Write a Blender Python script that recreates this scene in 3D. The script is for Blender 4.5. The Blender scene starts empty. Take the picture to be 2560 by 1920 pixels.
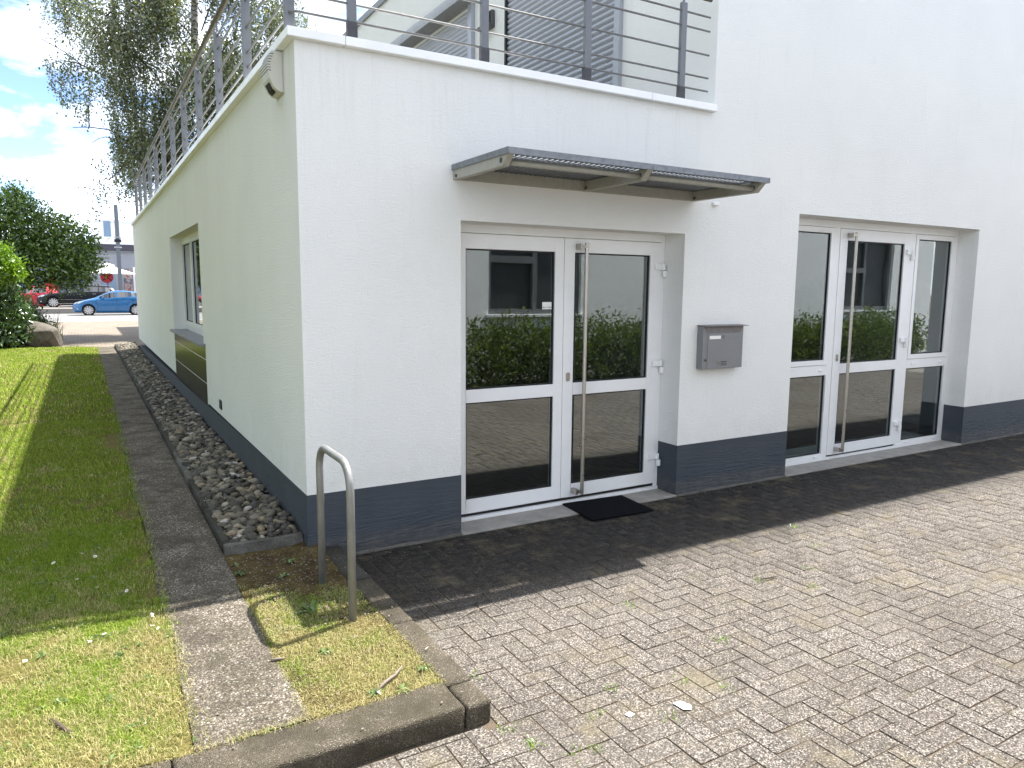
import bpy, bmesh, math, random
import numpy as np
from mathutils import Vector, Matrix

# ------------------------------------------------------------------ camera, sky, sun
sc = bpy.context.scene
COL = sc.collection
random.seed(7)
RNG = np.random.default_rng(7)

YAW, PIT, ROL = 0.5300888, -0.1301237, 0.0081895
CAMP = Vector((-1.22801, -4.82132, 1.76354))
cam = bpy.data.cameras.new('camera')
cam.sensor_width = 36.0
cam.lens = 36.0 * 1821.087 / 2560.0
cam.clip_start = 0.05
cam.clip_end = 2000
camo = bpy.data.objects.new('camera', cam)
COL.objects.link(camo)
_f = Vector((math.sin(YAW) * math.cos(PIT), math.cos(YAW) * math.cos(PIT), math.sin(PIT)))
_r = _f.cross(Vector((0, 0, 1))).normalized()
_u = _r.cross(_f)
_c, _s = math.cos(ROL), math.sin(ROL)
RR, UU = _c * _r + _s * _u, -_s * _r + _c * _u
M = Matrix((RR, UU, -_f)).transposed().to_4x4()
M.translation = CAMP
camo.matrix_world = M
sc.camera = camo


def project(p):
    d = Vector(p) - CAMP
    w = d.dot(_f)
    if w < 0.2:
        return None
    k = 1821.087 / w
    return 1280 + k * d.dot(RR), 960 - k * d.dot(UU), w


SUN = Vector((0.54, 0.142, 1.0)).normalized()
SUN_EL = math.asin(SUN.z)
SUN_AZ = math.atan2(SUN.x, SUN.y)

world = bpy.data.worlds.new('World')
sc.world = world
world.use_nodes = True
wn, wl = world.node_tree.nodes, world.node_tree.links
wn.clear()
w_out = wn.new('ShaderNodeOutputWorld')
w_bg = wn.new('ShaderNodeBackground')
w_bg.inputs['Strength'].default_value = 0.15
w_sky = wn.new('ShaderNodeTexSky')
w_sky.sky_type = 'NISHITA'
w_sky.sun_disc = False
w_sky.sun_elevation = SUN_EL
w_sky.sun_rotation = SUN_AZ
w_sky.air_density = 0.5
w_sky.dust_density = 0.0
w_sky.ozone_density = 1.0
w_tc = wn.new('ShaderNodeTexCoord')
w_map = wn.new('ShaderNodeMapping')
w_map.inputs['Scale'].default_value = (1.0, 1.0, 3.2)
w_map.inputs['Location'].default_value = (8.2, 4.4, 1.7)
w_n = wn.new('ShaderNodeTexNoise')
w_n.inputs['Scale'].default_value = 4.2
w_n.inputs['Detail'].default_value = 9
w_n.inputs['Roughness'].default_value = 0.58
w_n.inputs['Distortion'].default_value = 0.35
w_cr = wn.new('ShaderNodeValToRGB')
w_cr.color_ramp.elements[0].position = 0.41
w_cr.color_ramp.elements[0].color = (0.0, 0.0, 0.0, 1)
w_cr.color_ramp.elements[1].position = 0.64
w_cr.color_ramp.elements[1].color = (0.9, 0.9, 0.9, 1)
w_mix = wn.new('ShaderNodeMixRGB')
w_mix.inputs[2].default_value = (8.2, 8.2, 8.3, 1)
wl.new(w_tc.outputs['Generated'], w_map.inputs['Vector'])
wl.new(w_map.outputs['Vector'], w_n.inputs['Vector'])
wl.new(w_n.outputs['Fac'], w_cr.inputs['Fac'])
wl.new(w_cr.outputs['Color'], w_mix.inputs[0])
wl.new(w_sky.outputs['Color'], w_mix.inputs[1])
wl.new(w_mix.outputs['Color'], w_bg.inputs['Color'])
wl.new(w_bg.outputs['Background'], w_out.inputs['Surface'])

sun = bpy.data.lights.new('sun', 'SUN')
sun.energy = 5.0
sun.angle = math.radians(0.53)
sun.color = (1.0, 0.965, 0.915)
suno = bpy.data.objects.new('sun', sun)
COL.objects.link(suno)
suno.rotation_euler = SUN.to_track_quat('Z', 'Y').to_euler()
suno.location = (20, 6, 40)

sc.view_settings.view_transform = 'Standard'
sc.view_settings.look = 'None'
sc.view_settings.gamma = 1.0
sc.view_settings.exposure = 1.5
sc.view_settings.use_curve_mapping = False
sc.render.engine = 'CYCLES'
sc.cycles.max_bounces = 10
sc.cycles.diffuse_bounces = 5
sc.cycles.glossy_bounces = 5
sc.cycles.transparent_max_bounces = 16
sc.cycles.caustics_reflective = False
sc.cycles.caustics_refractive = False
sc.cycles.use_denoising = True


# ------------------------------------------------------------------ materials
def nodes(m):
    m.use_nodes = True
    nt = m.node_tree
    nt.nodes.clear()
    out = nt.nodes.new('ShaderNodeOutputMaterial')
    return nt, nt.nodes, nt.links, out


class NT:
    """small wrapper to write node graphs tersely"""

    def __init__(self, name):
        self.m = bpy.data.materials.new(name)
        self.nt, self.n, self.l, self.out = nodes(self.m)
        self.tc = None

    def coord(self, kind='Object'):
        if kind == 'World':
            g = self.n.new('ShaderNodeNewGeometry')
            return g.outputs['Position']
        if self.tc is None:
            self.tc = self.n.new('ShaderNodeTexCoord')
        return self.tc.outputs[kind]

    def scaled(self, vec, s, loc=(0, 0, 0)):
        mp = self.n.new('ShaderNodeMapping')
        mp.inputs['Scale'].default_value = s
        mp.inputs['Location'].default_value = loc
        self.l.new(vec, mp.inputs['Vector'])
        return mp.outputs['Vector']

    def noise(self, vec, scale, detail=4, rough=0.55, dist=0.0):
        t = self.n.new('ShaderNodeTexNoise')
        t.inputs['Scale'].default_value = scale
        t.inputs['Detail'].default_value = detail
        t.inputs['Roughness'].default_value = rough
        t.inputs['Distortion'].default_value = dist
        self.l.new(vec, t.inputs['Vector'])
        return t.outputs['Fac']

    def voronoi(self, vec, scale, feature='F1', out='Distance', rnd=1.0):
        t = self.n.new('ShaderNodeTexVoronoi')
        t.feature = feature
        t.inputs['Scale'].default_value = scale
        t.inputs['Randomness'].default_value = rnd
        self.l.new(vec, t.inputs['Vector'])
        return t.outputs[out]

    def ramp(self, fac, stops, interp='LINEAR'):
        r = self.n.new('ShaderNodeValToRGB')
        r.color_ramp.interpolation = interp
        e = r.color_ramp.elements
        while len(e) < len(stops):
            e.new(0.5)
        for i, (p, c) in enumerate(stops):
            e[i].position = p
            e[i].color = (c, c, c, 1) if isinstance(c, (int, float)) else (*c, 1)
        self.l.new(fac, r.inputs['Fac'])
        return r.outputs['Color']

    def mix(self, fac, a, b, mode='MIX'):
        x = self.n.new('ShaderNodeMixRGB')
        x.blend_type = mode
        for s, v in ((0, fac), (1, a), (2, b)):
            if isinstance(v, (int, float)):
                x.inputs[s].default_value = v if s == 0 else (v, v, v, 1)
            elif isinstance(v, tuple):
                x.inputs[s].default_value = (*v, 1)
            else:
                self.l.new(v, x.inputs[s])
        return x.outputs['Color']

    def math(self, op, a, b=None, clamp=False):
        x = self.n.new('ShaderNodeMath')
        x.operation = op
        x.use_clamp = clamp
        for i, v in enumerate((a, b)):
            if v is None:
                continue
            if isinstance(v, (int, float)):
                x.inputs[i].default_value = v
            else:
                self.l.new(v, x.inputs[i])
        return x.outputs['Value']

    def xyz(self, vec):
        s = self.n.new('ShaderNodeSeparateXYZ')
        self.l.new(vec, s.inputs[0])
        return s.outputs

    def rnd_object(self):
        return self.n.new('ShaderNodeObjectInfo').outputs['Random']

    def rnd_island(self):
        return self.n.new('ShaderNodeNewGeometry').outputs['Random Per Island']

    def bump(self, h, strength=0.3, dist=0.01, normal=None):
        b = self.n.new('ShaderNodeBump')
        b.inputs['Strength'].default_value = strength
        b.inputs['Distance'].default_value = dist
        self.l.new(h, b.inputs['Height'])
        if normal is not None:
            self.l.new(normal, b.inputs['Normal'])
        return b.outputs['Normal']

    def principled(self, color, rough=0.6, metal=0.0, normal=None, spec=None, coat=0.0):
        p = self.n.new('ShaderNodeBsdfPrincipled')
        for key, v in (('Base Color', color), ('Roughness', rough), ('Metallic', metal)):
            if isinstance(v, tuple):
                p.inputs[key].default_value = (*v, 1)
            elif isinstance(v, (int, float)):
                p.inputs[key].default_value = v
            else:
                self.l.new(v, p.inputs[key])
        if spec is not None:
            p.inputs['Specular IOR Level'].default_value = spec
        if coat:
            p.inputs['Coat Weight'].default_value = coat
            p.inputs['Coat Roughness'].default_value = 0.05
        if normal is not None:
            self.l.new(normal, p.inputs['Normal'])
        self.l.new(p.outputs[0], self.out.inputs['Surface'])
        return p


def simple(name, color, rough=0.5, metal=0.0, var=0.12, scale=18.0, bump=0.0, spec=None, coat=0.0):
    t = NT(name)
    v = t.coord('Object')
    n = t.noise(v, scale, 5)
    k = t.ramp(n, [(0.25, 1 - var), (0.75, 1 + var * 0.4)])
    c = t.mix(1.0, color, k, 'MULTIPLY')
    nn = t.bump(t.noise(v, scale * 9, 3), bump, 0.003) if bump else None
    rr = t.ramp(t.noise(v, scale * 0.6, 3), [(0.3, max(0.02, rough - 0.06)), (0.7, min(1, rough + 0.08))])
    t.principled(c, rr, metal, nn, spec, coat)
    return t.m


def m_stucco():
    t = NT('stucco_render')
    v = t.coord('World')
    fine = t.noise(t.scaled(v, (1, 1, 1.9)), 105, 3, 0.6)
    mid = t.noise(t.scaled(v, (1, 1, 2.4)), 30, 4, 0.55, 0.6)
    big = t.noise(v, 1.1, 4, 0.55)
    h = t.math('ADD', t.math('MULTIPLY', fine, 0.7), t.math('MULTIPLY', mid, 0.6))
    col = t.mix(t.ramp(big, [(0.3, 0.0), (0.75, 1.0)]), (0.815, 0.82, 0.802), (0.765, 0.775, 0.758))
    streak = t.noise(t.scaled(v, (9, 9, 0.5)), 1.0, 7, 0.75, 0.3)
    sm = t.math('MULTIPLY', t.ramp(streak, [(0.54, 0.0), (0.80, 1.0)]), t.ramp(t.noise(v, 0.9, 3), [(0.45, 0.0), (0.72, 0.40)]))
    col = t.mix(sm, col, (0.55, 0.55, 0.47))
    z = t.xyz(v)[2]
    under = t.math('MULTIPLY', t.ramp(t.math('MULTIPLY', z, 0.25), [(0.62, 0.0), (0.822, 1.0), (0.826, 0.0)]), t.ramp(t.noise(t.scaled(v, (13, 13, 0.9)), 1.0, 6, 0.75), [(0.52, 0.0), (0.78, 0.34)]))
    under = t.math('MULTIPLY', under, t.ramp(t.math('MULTIPLY', t.xyz(v)[0], 0.25), [(0.0, 1.0), (0.895, 1.0), (0.902, 0.0)]))
    col = t.mix(under, col, (0.50, 0.49, 0.41))
    splash = t.math('MULTIPLY', t.ramp(z, [(0.36, 0.6), (0.75, 0.0)]), t.ramp(t.noise(v, 6, 6, 0.7), [(0.4, 0.0), (0.7, 0.5)]))
    col = t.mix(splash, col, (0.56, 0.55, 0.49))
    crack = t.noise(t.scaled(v, (0.8, 0.8, 6)), 2.2, 6, 0.7, 1.2)
    cm = t.ramp(t.math('ABSOLUTE', t.math('SUBTRACT', crack, 0.5)), [(0.0, 0.22), (0.006, 0.0)])
    cm = t.math('MULTIPLY', cm, t.ramp(t.noise(v, 1.4, 2), [(0.55, 0.0), (0.65, 1.0)]))
    col = t.mix(cm, col, (0.42, 0.41, 0.38))
    t.principled(col, 0.93, 0, t.bump(h, 0.85, 0.009), 0.25)
    return t.m


def m_plinth():
    t = NT('plinth_paint')
    v = t.coord('World')
    stroke = t.noise(t.scaled(v, (1.3, 1.3, 13)), 1.6, 6, 0.6, 2.6)
    fine = t.noise(t.scaled(v, (8, 8, 90)), 2.0, 4, 0.6, 0.4)
    h = t.math('ADD', t.math('MULTIPLY', stroke, 1.0), t.math('MULTIPLY', fine, 0.3))
    low = t.ramp(t.xyz(v)[2], [(0.0, 1.0), (0.3, 0.25)])
    h = t.math('MULTIPLY', h, low)
    c = t.mix(t.ramp(t.noise(v, 3, 4), [(0.3, 0.0), (0.8, 1.0)]), (0.044, 0.053, 0.067), (0.058, 0.067, 0.081))
    c = t.mix(t.ramp(t.noise(t.scaled(v, (1, 1, 5)), 8, 5, 0.7), [(0.64, 0.0), (0.84, 0.3)]), c, (0.10, 0.11, 0.118))
    c = t.mix(t.math('MULTIPLY', t.ramp(t.xyz(v)[2], [(0.0, 0.4), (0.06, 0.0)]), t.ramp(t.noise(v, 12, 6, 0.7), [(0.35, 0.1), (0.65, 1.0)])), c, (0.15, 0.135, 0.115))
    t.principled(c, 0.62, 0, t.bump(h, 0.7, 0.02), 0.35)
    return t.m


def paver_material(name, island):
    t = NT(name)
    w = t.coord('World')
    r = t.rnd_island() if island else t.rnd_object()
    x = t.xyz(w)
    base = t.ramp(r, [(0.0, (0.106, 0.093, 0.079)), (0.6, (0.113, 0.099, 0.086)), (1.0, (0.122, 0.108, 0.094))])
    agg = t.voronoi(w, 170, 'F1', 'Color')
    s = t.xyz(agg)
    sp = t.ramp(s[0], [(0.0, 0.28), (0.35, 0.7), (0.65, 1.10), (0.85, 1.9), (1.0, 2.8)])
    sp2 = t.ramp(t.noise(w, 150, 3, 0.65), [(0.37, 0.42), (0.63, 1.55)])
    c = t.mix(1.0, base, sp, 'MULTIPLY')
    c = t.mix(1.0, c, sp2, 'MULTIPLY')
    # worn light blotches and brown dust
    c = t.mix(t.ramp(t.noise(w, 1.5, 5, 0.6), [(0.45, 0.0), (0.75, 0.35)]), c, (0.165, 0.148, 0.125))
    st = t.ramp(t.noise(w, 0.85, 7, 0.68, 0.5), [(0.50, 0.0), (0.68, 0.45)])
    c = t.mix(st, c, (0.058, 0.048, 0.038))
    # moss at the wall foot, spread and darkened to paint in the yard shadow
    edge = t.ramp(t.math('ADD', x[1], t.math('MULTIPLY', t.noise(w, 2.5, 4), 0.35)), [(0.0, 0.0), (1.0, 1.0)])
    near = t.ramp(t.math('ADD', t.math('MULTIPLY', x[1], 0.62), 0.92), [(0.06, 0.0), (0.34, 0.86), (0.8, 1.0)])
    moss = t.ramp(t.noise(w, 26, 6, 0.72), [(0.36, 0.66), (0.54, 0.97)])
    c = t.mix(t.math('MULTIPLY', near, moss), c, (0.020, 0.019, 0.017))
    # dry yellowish lichen next to the border
    ly = t.ramp(t.noise(w, 3.4, 5, 0.6), [(0.55, 0.0), (0.72, 0.5)])
    c = t.mix(ly, c, (0.16, 0.135, 0.08))
    h = t.math('ADD', t.noise(w, 170, 4, 0.7), t.math('MULTIPLY', s[1], 0.7))
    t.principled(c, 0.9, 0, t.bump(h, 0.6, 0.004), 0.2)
    return t.m


def m_aggregate(name, dark, light, white=0.4, scale=120, moss=0.0):
    t = NT(name)
    w = t.coord('World')
    cell = t.voronoi(w, scale, 'F1', 'Color')
    s = t.xyz(cell)
    d = t.voronoi(w, scale, 'F1', 'Distance')
    c = t.mix(t.ramp(s[0], [(0.15, 0.0), (0.8, 1.0)]), dark, light)
    c = t.mix(t.ramp(s[1], [(0.88, 0.0), (0.93, white)], 'CONSTANT'), c, (0.55, 0.52, 0.46))
    gap = t.ramp(d, [(0.35, 0.0), (0.75, 0.75)])
    c = t.mix(gap, c, tuple(k * 0.45 for k in dark))
    c = t.mix(t.ramp(t.noise(w, 3.1, 7, 0.7), [(0.44, 0.0), (0.64, 0.8)]), c, tuple(k * 0.55 for k in dark))
    c = t.mix(t.ramp(t.noise(t.scaled(w, (1, 1, 1), (7, 3, 1)), 2.2, 6, 0.7), [(0.55, 0.0), (0.75, 0.5)]), c, tuple(min(0.6, k * 1.35) for k in light))
    if moss:
        c = t.mix(t.ramp(t.noise(w, 5, 5, 0.7), [(0.45, 0.0), (0.65, moss)]), c, (0.05, 0.045, 0.025))
    t.principled(c, 0.92, 0, t.bump(t.math('MULTIPLY', d, -1.0), 0.8, 0.006), 0.2)
    return t.m


def m_ground_soil(name, c0, c1, c2):
    t = NT(name)
    w = t.coord('World')
    c = t.mix(t.ramp(t.noise(w, 5, 6, 0.65), [(0.35, 0.0), (0.65, 1.0)]), c0, c1)
    c = t.mix(t.ramp(t.noise(w, 60, 5, 0.7), [(0.5, 0.0), (0.7, 0.8)]), c, c2)
    t.principled(c, 0.95, 0, t.bump(t.noise(w, 90, 5, 0.7), 0.9, 0.012), 0.1)
    return t.m


def m_grass(name='grass_blades', dryness=0.0):
    t = NT(name)
    w = t.coord('World')
    r = t.rnd_island()
    x = t.xyz(w)
    green = t.ramp(r, [(0.0, (0.105, 0.190, 0.020)), (0.5, (0.22, 0.325, 0.038)), (1.0, (0.40, 0.46, 0.082))])
    straw = t.ramp(r, [(0.0, (0.22, 0.175, 0.07)), (0.6, (0.42, 0.37, 0.16)), (1.0, (0.62, 0.57, 0.31))])
    dry = t.noise(w, 2.6, 5, 0.65)
    # the strip that people walk on by the kerb is drier
    kerbside = t.math('MULTIPLY', t.math('ADD', x[1], 1.0, False), -0.085)
    kerbside = t.math('MINIMUM', t.math('MAXIMUM', kerbside, -0.15), 0.09)
    k = t.math('ADD', t.math('ADD', dry, kerbside), dryness)
    k = t.math('ADD', k, t.math('MULTIPLY', t.math('SUBTRACT', r, 0.5), 0.25))
    f = t.ramp(k, [(0.42, 0.0), (0.58, 1.0)])
    c = t.mix(f, green, straw)
    d = t.n.new('ShaderNodeBsdfDiffuse')
    tr = t.n.new('ShaderNodeBsdfTranslucent')
    t.l.new(c, d.inputs['Color'])
    t.l.new(c, tr.inputs['Color'])
    mx = t.n.new('ShaderNodeMixShader')
    mx.inputs[0].default_value = 0.35
    t.l.new(d.outputs[0], mx.inputs[1])
    t.l.new(tr.outputs[0], mx.inputs[2])
    t.l.new(mx.outputs[0], t.out.inputs['Surface'])
    return t.m


def m_leaf(name, stops, transl=0.35, rough=0.35, gloss=0.08):
    t = NT(name)
    r = t.rnd_island()
    c = t.ramp(r, stops)
    d = t.n.new('ShaderNodeBsdfDiffuse')
    tr = t.n.new('ShaderNodeBsdfTranslucent')
    gl = t.n.new('ShaderNodeBsdfGlossy')
    gl.inputs['Roughness'].default_value = rough
    gl.inputs['Color'].default_value = (0.8, 0.85, 0.8, 1)
    t.l.new(c, d.inputs['Color'])
    t.l.new(t.mix(1.0, c, (1.25, 1.35, 0.6), 'MULTIPLY'), tr.inputs['Color'])
    mx = t.n.new('ShaderNodeMixShader')
    mx.inputs[0].default_value = transl
    t.l.new(d.outputs[0], mx.inputs[1])
    t.l.new(tr.outputs[0], mx.inputs[2])
    m2 = t.n.new('ShaderNodeMixShader')
    m2.inputs[0].default_value = gloss
    t.l.new(mx.outputs[0], m2.inputs[1])
    t.l.new(gl.outputs[0], m2.inputs[2])
    t.l.new(m2.outputs[0], t.out.inputs['Surface'])
    return t.m


def m_glass(name, f0=0.165, tint=(0.75, 0.8, 0.8)):
    t = NT(name)
    g = t.n.new('ShaderNodeNewGeometry')
    dt = t.n.new('ShaderNodeVectorMath')
    dt.operation = 'DOT_PRODUCT'
    t.l.new(g.outputs['Normal'], dt.inputs[0])
    t.l.new(g.outputs['Incoming'], dt.inputs[1])
    c = t.math('ABSOLUTE', dt.outputs['Value'])
    s = t.math('POWER', t.math('SUBTRACT', 1.0, c), 5.0)
    fac = t.math('ADD', f0, t.math('MULTIPLY', s, 1 - f0), True)
    gl = t.n.new('ShaderNodeBsdfGlossy')
    gl.inputs['Roughness'].default_value = 0.0
    gl.inputs['Color'].default_value = (0.95, 0.97, 0.97, 1)
    wob = t.bump(t.noise(t.coord('World'), 1.6, 2), 0.03, 0.02)
    t.l.new(wob, gl.inputs['Normal'])
    tr = t.n.new('ShaderNodeBsdfTransparent')
    tr.inputs['Color'].default_value = (*tint, 1)
    mx = t.n.new('ShaderNodeMixShader')
    t.l.new(fac, mx.inputs[0])
    t.l.new(tr.outputs[0], mx.inputs[1])
    t.l.new(gl.outputs[0], mx.inputs[2])
    t.l.new(mx.outputs[0], t.out.inputs['Surface'])
    return t.m


def m_pebble():
    t = NT('river_pebble')
    o = t.coord('Object')
    r = t.rnd_object()
    i = t.rnd_island()
    rr = t.math('FRACT', t.math('ADD', r, i))
    c = t.ramp(rr, [(0.0, (0.045, 0.043, 0.036)), (0.35, (0.088, 0.081, 0.064)), (0.62, (0.150, 0.133, 0.100)),
                    (0.8, (0.20, 0.18, 0.14)), (0.9, (0.24, 0.19, 0.115)), (1.0, (0.42, 0.40, 0.36))])
    w = t.coord('World')
    c = t.mix(1.0, c, t.ramp(t.noise(w, 45, 5, 0.65), [(0.3, 0.6), (0.7, 1.25)]), 'MULTIPLY')
    t.principled(c, 0.75, 0, t.bump(t.noise(w, 140, 4, 0.6), 0.3, 0.003), 0.3)
    return t.m


def m_bark(name, light, dark, birch=False):
    t = NT(name)
    v = t.coord('Object')
    if birch:
        n = t.noise(t.scaled(v, (1.5, 1.5, 5)), 3.0, 5, 0.7)
        c = t.mix(t.ramp(n, [(0.46, 0.0), (0.56, 1.0)]), light, dark)
    else:
        n = t.noise(t.scaled(v, (9, 9, 1.5)), 2.0, 6, 0.7)
        c = t.mix(n, dark, light)
    t.principled(c, 0.9, 0, t.bump(n, 0.6, 0.02), 0.1)
    return t.m


def m_metal(name, color, rough, metal=0.8, streak=(1, 1, 1), var=0.25):
    t = NT(name)
    v = t.coord('Object')
    n = t.noise(t.scaled(v, streak), 22, 5, 0.65)
    c = t.mix(1.0, color, t.ramp(n, [(0.25, 1 - var), (0.75, 1 + var * 0.5)]), 'MULTIPLY')
    r = t.ramp(t.noise(v, 35, 4), [(0.3, max(0.05, rough - 0.1)), (0.7, min(1, rough + 0.12))])
    t.principled(c, r, metal)
    return t.m


def m_wood_tile():
    t = NT('interior_floor')
    w = t.coord('World')
    br = t.n.new('ShaderNodeTexBrick')
    br.inputs['Scale'].default_value = 1.0
    br.inputs['Brick Width'].default_value = 1.2
    br.inputs['Row Height'].default_value = 0.16
    br.inputs['Mortar Size'].default_value = 0.004
    br.inputs['Color1'].default_value = (0.055, 0.035, 0.024, 1)
    br.inputs['Color2'].default_value = (0.078, 0.05, 0.034, 1)
    br.inputs['Mortar'].default_value = (0.02, 0.014, 0.01, 1)
    t.l.new(w, br.inputs['Vector'])
    t.principled(br.outputs['Color'], 0.35)
    return t.m


def m_road(name, c0, c1):
    t = NT(name)
    w = t.coord('World')
    c = t.mix(t.ramp(t.noise(t.scaled(w, (0.15, 1.2, 1)), 1.0, 5, 0.6), [(0.35, 0.0), (0.65, 1.0)]), c0, c1)
    c = t.mix(1.0, c, t.ramp(t.noise(w, 40, 4, 0.7), [(0.3, 0.8), (0.7, 1.15)]), 'MULTIPLY')
    t.principled(c, 0.9, 0, t.bump(t.noise(w, 60, 4, 0.7), 0.3, 0.01), 0.2)
    return t.m


def m_forecourt():
    t = NT('forecourt_paving')
    w = t.coord('World')
    br = t.n.new('ShaderNodeTexBrick')
    br.inputs['Scale'].default_value = 1.0
    br.inputs['Brick Width'].default_value = 0.21
    br.inputs['Row Height'].default_value = 0.105
    br.inputs['Mortar Size'].default_value = 0.006
    br.inputs['Color1'].default_value = (0.19, 0.157, 0.115, 1)
    br.inputs['Color2'].default_value = (0.235, 0.197, 0.147, 1)
    br.inputs['Mortar'].default_value = (0.09, 0.075, 0.055, 1)
    t.l.new(w, br.inputs['Vector'])
    c = t.mix(1.0, br.outputs['Color'], t.ramp(t.noise(w, 2.2, 6, 0.65), [(0.3, 0.72), (0.7, 1.12)]), 'MULTIPLY')
    t.principled(c, 0.9)
    return t.m


def m_streaky(name, c0, c1, rough=0.25):
    """polished stone slab with fine vertical run marks"""
    t = NT(name)
    w = t.coord('World')
    n = t.noise(t.scaled(w, (1, 22, 0.6)), 1.5, 6, 0.7)
    n2 = t.noise(w, 16, 6, 0.7)
    c = t.mix(t.ramp(n, [(0.45, 0.0), (0.8, 1.0)]), c0, c1)
    c = t.mix(1.0, c, t.ramp(n2, [(0.3, 0.6), (0.7, 1.3)]), 'MULTIPLY')
    t.principled(c, rough, 0, None, 0.18)
    return t.m


def m_poster():
    t = NT('printed_poster')
    o = t.coord('Object')
    n = t.noise(o, 2.6, 5, 0.6, 0.8)
    c = t.ramp(n, [(0.25, (0.03, 0.04, 0.07)), (0.42, (0.16, 0.14, 0.16)), (0.52, (0.38, 0.34, 0.34)), (0.6, (0.28, 0.10, 0.08)), (0.75, (0.10, 0.09, 0.10))])
    t.principled(c, 0.5)
    return t.m


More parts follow.
